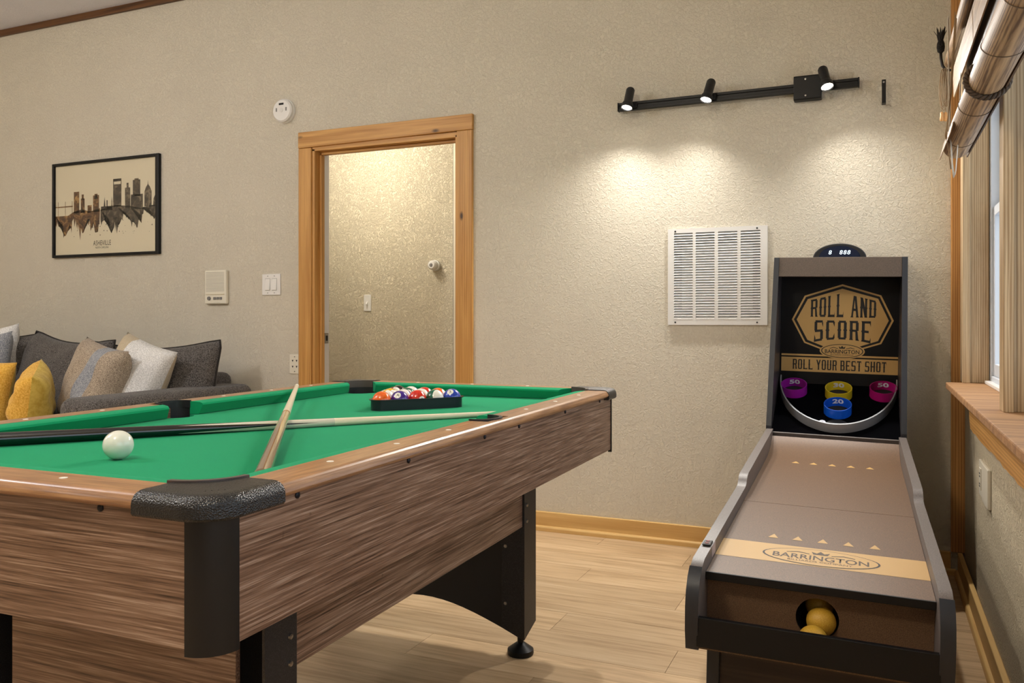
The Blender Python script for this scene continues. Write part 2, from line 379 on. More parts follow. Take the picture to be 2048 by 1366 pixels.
# window sill and windows
sill = empty('trim_4'); sill['kind'] = 'structure'
mb = MB().box(.244, .50, -1.3, 3.597, .788, .812); o = obj('sill_board', mb, M['sill'], sill, bevel=.004)
pts = [(.787, .3)]; 
ap = MB(); yy = .3; top = []; bot = []
r2 = random.Random(5)
ys = [.3+i*.061 for i in range(50)]+[3.33]
for q in ys: bot.append((q, .668+r2.uniform(-.004, .004)))
ap.prism([(a, b) for a, b in bot]+[(3.36, .70), (3.40, .788), (.3, .788)], .303, XW, 0)
obj('sill_apron', ap, M['pine_y'], sill)
def window(name, y0, y1, far_mat):
    e = empty(name); e['kind'] = 'structure'
    z0, z1 = .812, 2.13
    # casing (room side), jamb boards, vinyl frame, sash, glass
    obj('casing', MB().box(.30, XW, y1-.016, y1+(.075 if name == 'window_1' else .058), z0, z1+.09), M['raw_z'], e, bevel=.002)
    obj('casing_head', MB().box(.30, XW, y0-.05, y1-.0165, z1, z1+.09), M['pine_y'], e, bevel=.002)
    for a, b in ((y1, y1+.02), (y0-.02, y0)): obj('jamb', MB().box(XW-.004, .39, a, b, z0, z1), M['raw_z'], e, bevel=.002)
    obj('jamb_head', MB().box(XW-.004, .39, y0, y1, z1-.02, z1-.0005), M['pine_y'], e, bevel=.002)
    for a, b in ((y1-.025, y1+.02), (y0-.02, y0+.025)): obj('vinyl_frame', MB().box(.392, .47, a, b, z0, z1), M['vinyl'], e, bevel=.003)
    obj('vinyl_frame', MB().box(.392, .47, y0+.026, y1-.026, z0, z0+.03), M['vinyl'], e, bevel=.003)
    obj('vinyl_frame', MB().box(.392, .47, y0+.026, y1-.026, z1-.05, z1-.021), M['vinyl'], e, bevel=.003)
    for s0, s1, xx in ((z0+.031, 1.47, .40), (1.44, z1-.052, .43)):
        s = MB()
        s.box(xx, xx+.028, y0+.027, y0+.067, s0, s1); s.box(xx, xx+.028, y1-.067, y1-.027, s0, s1)
        s.box(xx, xx+.028, y0+.067, y1-.067, s0, s0+.045); s.box(xx, xx+.028, y0+.067, y1-.067, s1-.035, s1)
        so = obj('sash', s, M['vinyl'], e, bevel=.002)
        obj('pane', MB().box(xx+.012, xx+.016, y0+.06, y1-.06, s0+.04, s1-.03), M['glass'], so)
    obj('sash_step', MB().box(.372, .392, y0+.03, y1-.03, z0, z0+.012), M['white'], e, bevel=.002)
window('window_1', 2.555, 3.592, None)
window('window_2', 1.2, 2.49, None)
window('added_window_3', -1.2, 1.0, None)  # unseen window, added for cool daylight on the table's long side

# ================================================================== WALL FITTINGS
def wbox(x0, x1, z0, z1, d, y=D): return MB().box(x0, x1, y-d, y, z0, z1)
# framed skyline print
pic = empty('framed_print', (-4.56, D, 1.775), label='black-framed city skyline print in brown ink above the grey sofa', cat='picture')
PW, PH = .476, .313
def pbox(x0, x1, z0, z1, d0, d1): return MB().box(x0, x1, -d1, -d0, z0, z1)
fw = .018
obj('frame_side', pbox(-PW, -PW+fw, -PH, PH, 0, .024), M['black'], pic, bevel=.004)
obj('frame_side', pbox(PW-fw-.012, PW, -PH, PH, 0, .024), M['black'], pic, bevel=.004)
obj('frame_side', pbox(-PW+fw, PW-fw-.012, PH-fw, PH, 0, .024), M['black'], pic, bevel=.004)
obj('frame_side', pbox(-PW+fw, PW-fw-.012, -PH, -PH+fw, 0, .024), M['black'], pic, bevel=.004)
def papermat():
    t = NT('print_paper', .7); t.color(lin(214, 204, 176)); return t.m
obj('paper', pbox(-PW+fw, PW-fw-.012, -PH+fw, PH-fw, .004, .008), papermat(), pic)
def washmat(name, a, b, c):
    t = NT(name, .8); f = t.noise(t.coords(), 22, 5, .7, .8); t.color(t.ramp(f, [(.35, lin(*a)), (.52, lin(*b)), (.66, lin(*c))])); return t.m
ink1 = washmat('sepia_wash', (58, 38, 20), (104, 72, 40), (176, 138, 84)); ink2 = washmat('umber_wash', (40, 32, 24), (72, 62, 48), (128, 114, 92))
# coordinates from the print: u,v in 0..1 across the sheet (v up)
def up(u, v): return (-PW+fw+u*(2*PW-2*fw-.012), -.0086, -PH+fw+v*(2*PH-2*fw))
def flat(name, polys, mat, par):
    mb = MB()
    for p in polys: mb.poly([up(*q) for q in p])
    bmesh.ops.triangulate(mb.bm, faces=mb.bm.faces)
    return obj(name, mb, mat, par)
rect = lambda a, b, c, d: [(a, c), (b, c), (b, d), (a, d)]
rs = random.Random(11)
L = [rect(.19, .245, .46, .70), rect(.262, .30, .46, .62), rect(.27, .292, .6, .665), rect(.385, .445, .46, .645), rect(.40, .43, .6, .66), rect(.33, .372, .46, .54), rect(0, .18, .535, .548), rect(.025, .029, .44, .60), rect(.10, .104, .44, .60), rect(.17, .174, .44, .6)]
L.append([(.0, .34)]+[(i*.0075, .31+.05*sin(i*.31)+rs.uniform(-.05, .05)-(.07 if rs.random() < .12 else 0)) for i in range(1, 60)]+[(.45, .32), (.455, .50), (.36, .47), (.27, .5), (.19, .48), (.13, .44), (0, .44)])
flat('skyline_ink', L, ink1, pic)
Rr = [rect(.585, .665, .5, .745), rect(.585, .592, .74, .80), rect(.585, .665, .775, .80), rect(.659, .665, .74, .8), rect(.585, .665, .79, .805), rect(.70, .75, .48, .70), rect(.715, .735, .69, .75), rect(.755, .87, .46, .62), rect(.775, .845, .6, .775), rect(.79, .83, .77, .79), rect(.52, .53, .5, .58), [(.49, .5), (.5, .62), (.51, .5)], [(.565, .5), (.572, .62), (.58, .5)], rect(.465, .58, .47, .515)]
Rr += [[(.885, .48), (.885, .64), (.90, .69), (.918, .72), (.936, .69), (.952, .64), (.952, .48)], [(.914, .71), (.918, .76), (.922, .71)], [(.965, .48), (.97, .56), (.985, .6), (.998, .57), (.998, .48)]]
Rr.append([(.46, .37)]+[(.46+i*.009, .345+.05*sin(i*.27+1)+rs.uniform(-.05, .05)+(.05 if i > 40 else 0)-(.08 if rs.random() < .12 else 0)) for i in range(1, 59)]+[(.998, .45), (.998, .5), (.86, .47), (.75, .5), (.6, .52), (.46, .48)])
Rr += [[(.60, .40), (.606, .22), (.612, .40)]]
flat('skyline_ink', Rr, ink2, pic)
dots = []
for i in range(46):
    u, v, r = rs.uniform(.02, .98), rs.uniform(.2, .36), rs.uniform(.0015, .005)
    dots.append([(u+r*cos(a), v+1.5*r*sin(a)) for a in [k*pi/3 for k in range(6)]])
flat('ink_spatter', dots, ink2, pic)['kind'] = 'stuff'
put_text('print_title', 'ASHEVILLE', lambda a, b: up(.475+a*.175, .118+b*.055), M['ink'], pic, spacing=1.1)
put_text('print_subtitle', 'NORTH CAROLINA', lambda a, b: up(.475+a*.13, .068+b*.022), M['ink'], pic)
obj('glazing', pbox(-PW+fw, PW-fw-.012, -PH+fw, PH-fw, .012, .014), M['glass'], pic)
# smoke alarm
sm = empty('smoke_alarm', (-3.125, D, 2.253), (R(90), 0, 0), 'round white smoke alarm with a small dark display, high left of the doorway', 'smoke alarm')
obj('base', MB().lathe([(.070, 0), (.070, .010), (.064, .014)], 32), M['white'], sm, smooth='auto')
obj('body', MB().lathe([(.062, .0141), (.066, .018), (.066, .030), (.058, .038), (.02, .041), (0, .041)], 32), M['white'], sm, smooth='auto')
obj('display', MB().box(-.016, .016, .030, .041, .037, .0415), M['dark'], sm)
obj('test_button', MB().lathe([(.012, .040), (.012, .043), (0, .0435)], 16), M['vent'], sm)
for sx in (-1, 1): obj('sounder_slot', MB().box(sx*.034-.004, sx*.034+.004, -.006, .014, .0385, .0412), M['grey'], sm)
# intercom
ic = empty('intercom', (-3.6275, D, 1.2475), label='white plastic wall intercom with slotted speaker above the sofa arm', cat='intercom')
obj('body', pbox(-.083, .083, -.102, .102, 0, .026), M['ivoryplate'], ic, bevel=.008, seg=3)
g = MB()
for i in range(14): g.box(-.07, .068, -.0266, -.0255, .086-i*.0085, .0878-i*.0085)
o = obj('speaker_slots', g, M['grey'], ic); o['kind'] = 'stuff'
obj('ridge', pbox(-.07, .07, -.046, -.041, .026, .030), M['almond'], ic, bevel=.001)
obj('dial', MB().lathe([(.012, 0), (.011, .008), (0, .008)], 16, Matrix.Translation((-.045, -.026, -.068)) @ Matrix.Rotation(R(90), 4, 'X')), M['grey'], ic)
for i in range(3): obj('push_button', pbox(-.012+i*.024, .006+i*.024, -.076, -.060, .026, .031), M['grey'], ic, bevel=.002)
# double switch
sw = empty('light_switch', (-3.225, D, 1.2565), label='white two-gang rocker light switch left of the doorway', cat='light switch')
obj('wall_plate', pbox(-.066, .066, -.0615, .0615, 0, .007), M['white'], sw, bevel=.003)
for sx in (-.024, .024):
    obj('rocker_well', pbox(sx-.0178, sx+.0178, -.0352, .0352, .0068, .0072), M['grey'], sw)
    obj('rocker', MB().prism([(-.0068, -.034), (-.0135, -.032), (-.0078, .033), (-.0068, .034)], sx-.0165, sx+.0165, 0), M['white'], sw, bevel=.001)
    for sz in (-.049, .049): obj('screw', MB().lathe([(.003, 0), (.0028, .0085), (0, .0088)], 10, Matrix.Translation((sx, 0, sz)) @ Matrix.Rotation(R(90), 4, 'X')), M['grey'], sw)
# outlet next to the casing
ou = empty('wall_outlet', (-3.057, D, .797), label='almond wall outlet half tucked behind the left door casing', cat='outlet')
obj('wall_plate', pbox(-.036, .0365, -.056, .055, 0, .006), M['ivoryplate'], ou, bevel=.002)
def tri(x, z, s=.006): return MB().prism([(x-s, z+s), (x+s, z+s), (x, z-s)], -.0068, -.0055, 1)
for x, z in ((-.014, .018), (.014, .018), (-.014, -.016), (.014, -.016)): obj('socket_slot', tri(x, z), M['dark'], ou)
for z in (.042, -.042): obj('screw', MB().lathe([(.003, 0), (.0028, .0075), (0, .0078)], 10, Matrix.Translation((0, 0, z)) @ Matrix.Rotation(R(90), 4, 'X')), M['dark'], ou)
# hallway switch and sensor
hs = empty('hallway_switch', (-3.229, 4.9, 1.168), label='pale toggle light switch on the hallway wall seen through the doorway', cat='light switch')
obj('wall_plate', pbox(-.029, .029, -.057, .057, 0, .007), M['white'], hs, bevel=.003)
obj('toggle', MB().prism([(-.006, -.012), (-.022, -.016), (-.024, -.008), (-.006, .012)], -.005, .005, 0), M['white'], hs, bevel=.001)
hn = empty('wall_sensor', (-2.69, 4.9, 1.413), (R(90), 0, 0), 'small round white knob-like sensor on the hallway wall', 'sensor')
obj('mount', MB().lathe([(.034, 0), (.036, .01), (.036, .026)], 24), M['white'], hn, smooth='auto')
obj('head', MB().lathe([(.031, .0262), (.031, .060), (.022, .072), (0, .073)], 24), M['white'], hn, smooth='auto')
obj('eye', MB().lathe([(.012, .0725), (.011, .076), (0, .077)], 16), M['grey'], hn)
# return-air grille
ve = empty('vent_grille', (-.671, D, 1.251), label='large square white louvred return-air grille beside the game scoreboard', cat='vent')
cols = [(-.196, -.109), (-.095, -.009), (.007, .093), (.108, .194)]
g = MB(); g.box(-.225, .225, -.010, -.006, .204, .224); g.box(-.225, .225, -.010, -.006, -.224, -.196)
prev = -.225
for a, b in cols+[(.225, .225)]: g.box(prev, a, -.010, -.006, -.196, .204); prev = b
g.box(-.225, -.2235, -.006, 0, -.224, .224); g.box(.2235, .225, -.006, 0, -.224, .224); g.box(-.2235, .2235, -.006, 0, .2225, .224); g.box(-.2235, .2235, -.006, 0, -.224, -.2225)
obj('face_frame', g, M['vent'], ve)
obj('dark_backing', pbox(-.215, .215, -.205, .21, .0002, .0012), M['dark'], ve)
obj('filter_backing', pbox(-.16, .16, -.15, .15, .0013, .002), M['grey'], ve)
NS = 33; pitch = .40/NS; sl = []
for a, b in cols:
    me = None
    for i in range(NS):
        z = -.196+pitch*(i+.5)
        if me is None:
            o = obj('slat', MB().prism([(-.011, -.0052), (-.0098, -.0052), (-.003, .0034), (-.0042, .0034)], a, b, 0), M['vent'], ve); me = o.data
        else: o = link('slat', me, ve)
        o.location = (0, 0, z)
for sx in (-.19, .18):
    for sz in (.213, -.212): obj('screw', MB().lathe([(.0042, .009), (.004, .0118), (0, .0122)], 10, Matrix.Translation((sx, 0, sz)) @ Matrix.Rotation(R(90), 4, 'X')), M['darksteel'], ve)
# strip hook
hk = empty('wall_bracket', (.030, D, 2.012), label='small black flat metal bracket standing off the wall right of the track light', cat='bracket')
obj('strip', MB().prism([(0, .04), (-.058, .048), (-.060, .046), (-.060, -.048), (-.056, -.050), (0, -.045), (0, -.042), (-.054, -.046), (-.056, -.044), (-.056, .042), (-.054, .0445), (0, .037)], -.008, .008, 0), M['black'], hk)
obj('screw', MB().lathe([(.004, 0), (.004, .004), (0, .005)], 10, Matrix.Translation((0, -.0602, .036)) @ Matrix.Rotation(R(90), 4, 'X')), M['steel'], hk)
# track light
tl = empty('track_light', (-.6, D, 2.066), label='black three-head track light bar, lit, on the back wall', cat='track light')
obj('rail', MB().prism([(-.040, -.019), (-.018, -.019), (-.018, .019), (-.040, .019), (-.040, .007), (-.034, .007), (-.034, -.007), (-.040, -.007)], -.526, .529, 0), M['black'], tl, bevel=.001)
obj('junction_cover', MB().prism([(-.045, -.05), (-.045, .048), (-.04, .053), (0, .053), (0, -.053), (-.04, -.053)], .268, .382, 0), M['black'], tl, bevel=.002)
for z in (.036, -.036): obj('screw', MB().lathe([(.004, 0), (.004, .002), (0, .0026)], 10, Matrix.Translation((.318, -.045, z)) @ Matrix.Rotation(R(90), 4, 'X')), M['steel'], tl)
for x in (-.50, .0, .50): obj('standoff', MB().box(x-.012, x+.012, -.018, 0, -.012, .012), M['black'], tl, bevel=.001)
obj('end_cap', MB().box(-.532, -.5262, -.042, -.016, -.021, .021), M['black'], tl, bevel=.002)
obj('end_cap', MB().box(.5292, .535, -.042, -.016, -.021, .021), M['black'], tl, bevel=.002)
HEADS = [(-.466, -.026, (-.10, -.36, -1)), (-.10, -.028, (-.20, -.38, -1)), (.41, -.026, (.24, -.42, -1))]
SPOT_W = 68
for hx, hz, d in HEADS:
    d = Vector(d).normalized(); lens = Vector((hx, -.112, hz)); q = (-d).to_track_quat('Z', 'Y').to_matrix().to_4x4()
    Mx = Matrix.Translation(lens) @ q
    hd = obj('lamp_head', MB().lathe([(.023, .002), (.025, -.002), (.0265, .0), (.0265, .020), (.022, .028), (.0205, .034), (.0205, .095), (.016, .103), (0, .103)], 24, Mx, cap=False), M['blackp'], tl, smooth='auto')
    obj('lens', MB().lathe([(.0228, .003), (0, .003)], 24, Mx, cap=False), M['lens'], hd)
    mid = lens-d*.05
    obj('swivel_arm', MB().tube([(mid.x, mid.y+.015, mid.z), (hx-.002*0+(mid.x-hx)*.3, -.06, mid.z*.4), ((mid.x+hx)/2, -.042, 0)], .007, 8), M['blackp'], tl, smooth='auto')
    obj('adapter', MB().box((mid.x+hx)/2-.028, (mid.x+hx)/2+.028, -.050, -.0405, -.012, .012), M['blackp'], tl, bevel=.002)
    s = lamp('track_head_light', 'SPOT', tl.location+lens+d*.004, SPOT_W, (1, .955, .89), .02)
    s.data.spot_size = R(156); s.data.spot_blend = 1.0; s.rotation_euler = (-Vector((d.x, d.y*2.3, d.z)).normalized()).to_track_quat('Z', 'Y').to_euler()

# ================================================================== WINDOW SHADE, CORDS
sh = empty('roman_shade', (.26, 2.3, 2.0), label='raised woven wood shade rolled up over the window', cat='window shade')
def rel(*p): return tuple(Vector(p)-Vector((.26, 2.3, 2.0)))
def ytube(x, z, r, y0, y1, n=24):
    Mx = Matrix.Translation(rel(x, y0, z)) @ Matrix.Rotation(R(-90), 4, 'X')
    return MB().lathe([(r, 0), (r, (y1-y0)*.5), (r, y1-y0)], n, Mx)
obj('upper_roll', ytube(.262, 2.052, .019, .6, 3.66), M['bamboo'], sh, smooth='auto')
o = rel(0, 0, 0)
obj('valance', MB().prism([(.258+o[0], 1.968+o[2]), (.260+o[0], 1.92+o[2]), (.261+o[0], 1.868+o[2]), (.265+o[0], 1.868+o[2]), (.264+o[0], 1.92+o[2]), (.262+o[0], 1.968+o[2])], .6+o[1], 3.46+o[1], 1), M['bamboo'], sh)
obj('inner_cloth', MB().box(.280+o[0], .284+o[0], .6+o[1], 3.2+o[1], 1.60+o[2], 2.06+o[2]), wood('shadowed_shade_back', (92, 70, 52), (50, 38, 30), 1, grain=70, knots=False), sh)  # cloth colour darkened to carry the shadow in the gap behind the valance
obj('lower_roll', ytube(.245, 1.627, .0405, .6, 3.13, 28), M['bamboo'], sh, smooth='auto')
obj('roll_flap', MB().prism([(.205+o[0], 1.62+o[2]), (.198+o[0], 1.59+o[2]), (.196+o[0], 1.591+o[2]), (.2035+o[0], 1.622+o[2])], .6+o[1]+2.1, 3.16+o[1], 1), M['bamboo'], sh)
hw_ = MB()
obj('head_board', MB().box(.262+o[0], .2995+o[0], .6+o[1], 3.6+o[1], 2.075+o[2], 2.12+o[2]), M['bamboo'], sh, bevel=.002)
def ring(x, z, r, y, tilt, rad): 
    return MB().tube([rel(x+r*cos(a), y+tilt*sin(a), z+r*sin(a)) for a in [k*2*pi/28 for k in range(28)]], rad, 6, closed=True)
for y, t in ((2.95, .02), (2.55, .05), (2.02, .06), (1.7, .03)): obj('tie_cord', ring(.245, 1.627, .0412, y, t, .0011), plain('cord_brown%s' % y, (92, 74, 56), .8), sh, smooth=True)
bt = MB()
for ph in range(3):
    pts = []
    for k in range(72):
        a = k*2*pi/72; rr_ = .0455+.0045*sin(9*a+ph*2*pi/3); pts.append(rel(.245+rr_*cos(a), 2.29+.012*sin(a)+.0055*cos(9*a+ph*2*pi/3), 1.627+rr_*sin(a)))
    bt.tube(pts, .0042, 5, closed=True)
obj('braided_tie', bt, plain('dark_rope', (66, 50, 34), .8), sh, smooth=True)
cordm = plain('cord_tan', (150, 124, 92), .8); cordw = plain('cord_white', (214, 206, 192), .8)
for k in range(3): 
    obj('lift_cord', MB().tube([rel(.212+.004*k, 2.75+.03*k, 1.95), rel(.205+.003*k, 2.82+.02*k, 1.75), rel(.2-.002*k, 2.9, 1.62), rel(.213+.002*k, 2.93, 1.52)], .0013, 5), cordm, sh, smooth=True)
loop = [(.203, 2.9, 1.98), (.205, 2.9, 1.8), (.209, 2.9, 1.62), (.2145, 2.9, 1.52), (.219, 2.9, 1.488), (.2235, 2.9, 1.50), (.228, 2.9, 1.56), (.234, 2.9, 1.70), (.238, 2.9, 1.80)]
for k in range(3): obj('cord_loop', MB().tube([rel(x+.0012*k, y+.004*k, z+.006*k) for x, y, z in loop], .0013, 5), cordw, sh, smooth=True)
# pineapple holdback
pb = empty('curtain_hook', (.30, 3.63, 2.017), label='dark metal curtain hook with a pineapple finial beside the window', cat='hook')
iron = plain('dark_iron', (36, 32, 30), .5, .5)
obj('arm', MB().tube([(0, 0, 0), (-.03, 0, -.003), (-.052, 0, .0), (-.064, 0, .018), (-.069, 0, .045), (-.070, 0, .07)], .0052, 8), iron, pb, smooth=True)
obj('wall_rose', MB().lathe([(.014, 0), (.012, .006), (0, .008)], 16, Matrix.Rotation(R(-90), 4, 'Y')), iron, pb)
t = NT('pineapple_iron', .5, .5); t.color(lin(34, 31, 30)); t.bump(t.voro(t.coords(), 260), 1, .003)
obj('finial', MB().lathe([(.006, .068), (.012, .074), (.0145, .09), (.0135, .105), (.009, .118), (0, .12)], 16, Matrix.Translation((-.07, 0, 0))), t.m, pb, smooth=True)
lv = MB()
for k in range(11):
    a = k*2*pi/11; ro = .024 if k % 2 else .015; zt_ = .158 if k % 2 else .168
    b0 = Vector((-.07+.006*cos(a), .006*sin(a), .112)); b1 = Vector((-.07+.012*cos(a), .012*sin(a), .138)); b2 = Vector((-.07+ro*cos(a), ro*sin(a), zt_)); s_ = Vector((-sin(a), cos(a), 0))*.0048
    lv.poly([b0-s_, b0+s_, b1+s_, b1-s_]); lv.poly([b1-s_, b1+s_, b2]); 
lo = obj('crown_leaves', lv, iron, pb); mm = lo.modifiers.new('solid', 'SOLIDIFY'); mm.thickness = .0018
# cord bundle with tassels
cb = empty('pull_cord', (.238, 3.605, 2.016), label='looped bundle of tan shade cord hanging from the pineapple hook', cat='cord')
rc = random.Random(9)
for k in range(7):
    wx, zb = rc.uniform(.006, .018), rc.uniform(-.13, -.17); px_ = rc.uniform(-.006, .012); yo = rc.uniform(-.012, .004)
    pts = [(px_*.3, yo, .0)]+[(px_+wx*sin(a)*(.4+.6*abs(sin(a/2))), yo, zb*(1-cos(a))/2) for a in [j*2*pi/16 for j in range(1, 16)]]
    obj('cord_strand', MB().tube(pts, .0012, 5, closed=True), cordm, cb, smooth=True)
tas = plain('tassel_wood', (206, 150, 88), .45)
for sx, dz in ((-.006, 0), (.007, -.002)):
    obj('tassel_cord', MB().tube([(sx*.5, -.004, .0), (sx, -.004, -.08), (sx, -.004, -.168+dz)], .0012, 5), cordm, cb, smooth=True)
    obj('tassel', MB().lathe([(.003, -.166+dz), (.0062, -.170+dz), (.0058, -.180+dz), (.0075, -.192+dz), (.0065, -.200+dz), (0, -.202+dz)], 14, Matrix.Translation((sx, -.004, 0))), tas, cb, smooth=True)
# outlet plates on the right wall
ro_ = empty('power_outlet', (XW, 3.07, .525), label='pale wall outlet with a neighbouring blank plate under the window sill', cat='outlet')
M['beige'] = plain('beige_plastic', (206, 196, 176), .45)
obj('wall_plate', MB().box(-.008, 0, .03, .13, -.058, .058), M['beige'], ro_, bevel=.002)
obj('receptacle', MB().box(-.011, -.008, .06, .10, -.036, .036), M['beige'], ro_, bevel=.002)
for z in (.018, .008, -.016, -.024): obj('socket_slot', MB().box(-.0118, -.0109, .07, .09, z-.002, z+.002), M['dark'], ro_)
obj('blank_plate', MB().box(-.011, 0, -.13, .022, -.062, .062), M['beige'], ro_, bevel=.003)

# ================================================================== POOL TABLE
TW, TL = 1.0749, 1.9488
PT = (-.8033, .8532, 0); PH_ = .0161
tb = empty('pool_table', PT, (0, 0, PH_), 'walnut-laminate pool table with green felt and black corner posts', 'pool table')
TM = Matrix.Translation(PT) @ Matrix.Rotation(PH_, 4, 'Z')
ZB, ZR, ZT, BED = .606, .7915, .8132, .775
obj('apron_panel', MB().box(-.018, 0, .04, TL-.04, ZB, ZR+.003), M['wal_y'], tb, bevel=.0015)
obj('apron_panel', MB().box(-TW, -TW+.018, .04, TL-.04, ZB, ZR+.003), M['wal_y'], tb, bevel=.0015)
obj('apron_panel', MB().box(-TW+.04, -.04, 0, .018, ZB, ZR+.003), M['wal_x'], tb, bevel=.0015)
obj('apron_panel', MB().box(-TW+.04, -.04, TL-.018, TL, ZB, ZR+.003), M['wal_x'], tb, bevel=.0015)
ih = wood('table_underside', (70, 58, 50), (50, 40, 34), 1, knots=False)
obj('under_board', MB().box(-TW+.02, -.02, .02, TL-.02, .70, .712), ih, tb)
cor = [(0, 0, 1, 1), (-TW, 0, -1, 1), (0, TL, 1, -1), (-TW, TL, -1, -1)]   # corner x,y, outward sign sx (x), inward sy
def cmap(c, u, v):  # u,v measured inward from the corner along x and y
    return (c[0]-c[2]*u, c[1]+c[3]*v)
for c in cor:
    r = .047
    out = [cmap(c, .047-(r+.003)*cos(a), .047-(r+.003)*sin(a)) for a in [k*pi/2/10 for k in range(11)]]
    inn = [cmap(c, .047-(r-.009)*cos(a), .047-(r-.009)*sin(a)) for a in [(10-k)*pi/2/10 for k in range(11)]]
    obj('corner_post', MB().prism(out+inn, .598, .792, 2), M['post'], tb, smooth='auto')
def prof_rail(w=.06):   # (offset outward, z)
    return [(-w, ZR), (-.0, ZR), (.006, .7895), (.013, .7925), (.0165, .7975), (.0155, .803), (.0125, .806), (.012, .8075), (.010, .8105), (.005, .8128), (0, ZT), (-w, ZT)]
def rail_side(sgn, x_edge):
    mb = MB()
    for y0, y1, wd in ((.06, .9035, .06), (.9035, 1.0265, .010), (1.0265, TL-.06, .06)):
        mb.prism([(x_edge+sgn*a, z) for a, z in prof_rail(wd)], y0, y1, 1)
    obj('rail', mb, M['rail_y'], tb, smooth='auto')
rail_side(1, 0); rail_side(-1, -TW)
for sg, ye in ((-1, 0), (1, TL)):
    obj('rail', MB().prism([(ye+sg*a, z) for a, z in prof_rail(.06)], -TW+.06, -.06, 0), M['rail_x'], tb, smooth='auto')
# cushions: cross section (inward, z) from wood to nose
CP = [(.0605, .776), (.0605, .8128), (.075, .8126), (.0895, .8112), (.0962, .808), (.0985, .8032), (.094, .794), (.0865, .7765)]
def cushion(kind, x_edge, s, a0, a1, e0, e1):
    """kind 'y': runs along y beside edge x_edge (s = inward direction). ends: nose shift e0,e1"""
    mb = MB(); A, B = [], []
    for d, z in CP:
        k = (d-.0605)/.038
        p0, p1 = a0+e0*k, a1-e1*k
        if kind == 'y': A.append(mb.bm.verts.new((x_edge+s*d, p0, z))); B.append(mb.bm.verts.new((x_edge+s*d, p1, z)))
        else: A.append(mb.bm.verts.new((p0, x_edge+s*d, z))); B.append(mb.bm.verts.new((p1, x_edge+s*d, z)))
    n = len(CP); mb.bm.faces.new(A); mb.bm.faces.new(B[::-1])
    for i in range(n): mb.bm.faces.new([A[i], B[i], B[(i+1) % n], A[(i+1) % n]])
    obj('cushion', mb, M['felt'], tb, smooth='auto')
MIDY = .965
for xe, s in ((0, -1), (-TW, 1)):
    cushion('y', xe, s, .128, MIDY-.052, .036, .012); cushion('y', xe, s, MIDY+.052, TL-.128, .012, .036)
cushion('x', 0, 1, -TW+.135, -.135, .036, .036); cushion('x', TL, -1, -TW+.135, -.135, .036, .036)
# bed cloth with pocket cut-outs
def arc(cx, cy, r, a0, a1, n=10): return [(cx+r*cos(R(a0+(a1-a0)*i/n)), cy+r*sin(R(a0+(a1-a0)*i/n))) for i in range(n+1)]
e = .061; pr = .058
cc = .108
poly = []
poly += [(-cc-.07, e)] + arc(-cc, cc, pr, 200, 70, 12) + [(-e, cc+.07)]
poly += [(-e, MIDY-.055)] + arc(-.058, MIDY, .05, 265, 95, 10) + [(-e, MIDY+.055)]
poly += [(-e, TL-cc-.07)] + arc(-cc, TL-cc, pr, 290, 160, 12) + [(-cc-.07, TL-e)]
poly += [(-TW+cc+.07, TL-e)] + arc(-TW+cc, TL-cc, pr, 20, -110, 12) + [(-TW+e, TL-cc-.07)]
poly += [(-TW+e, MIDY+.055)] + arc(-TW+.058, MIDY, .05, 85, -85, 10) + [(-TW+e, MIDY-.055)]
poly += [(-TW+e, cc+.07)] + arc(-TW+cc, cc, pr, 110, -20, 12) + [(-TW+cc+.07, e)]
obj('bed_cloth', MB().prism(poly, BED-.012, BED, 2), M['felt'], tb)
# pocket liners (black cups with a raised outer wall)
def liner(cx, cy, r, a0, a1, name='pocket_liner'):
    mb = MB(); n = 18
    ring = lambda rr, z: [mb.bm.verts.new((cx+rr*cos(R(a0+(a1-a0)*i/n)), cy+rr*sin(R(a0+(a1-a0)*i/n)), z)) for i in range(n+1)]
    a, b, c_, d_ = ring(r+.004, .66), ring(r+.004, .811), ring(r, .811), ring(r, .66)
    for p, q in ((a, b), (b, c_), (c_, d_), (d_, a)):
        for i in range(n): mb.bm.faces.new([p[i], q[i], q[i+1], p[i+1]])
    full = [mb.bm.verts.new((cx+r*cos(2*pi*i/24), cy+r*sin(2*pi*i/24), .66)) for i in range(24)]; mb.bm.faces.new(full)
    low = [mb.bm.verts.new((cx+r*cos(2*pi*i/24), cy+r*sin(2*pi*i/24), .762)) for i in range(24)]
    for i in range(24): mb.bm.faces.new([full[i], full[(i+1) % 24], low[(i+1) % 24], low[i]])
    obj(name, mb, M['liner'], tb, smooth='auto')
c2 = .138; r2_ = .0755
liner(-c2, c2, r2_, -90, 0); liner(-TW+c2, c2, r2_, 180, 270); liner(-c2, TL-c2, r2_, 0, 90); liner(-TW+c2, TL-c2, r2_, 90, 180)
liner(-.070, MIDY, .056, -92, 92); liner(-TW+.070, MIDY, .056, 88, 272)
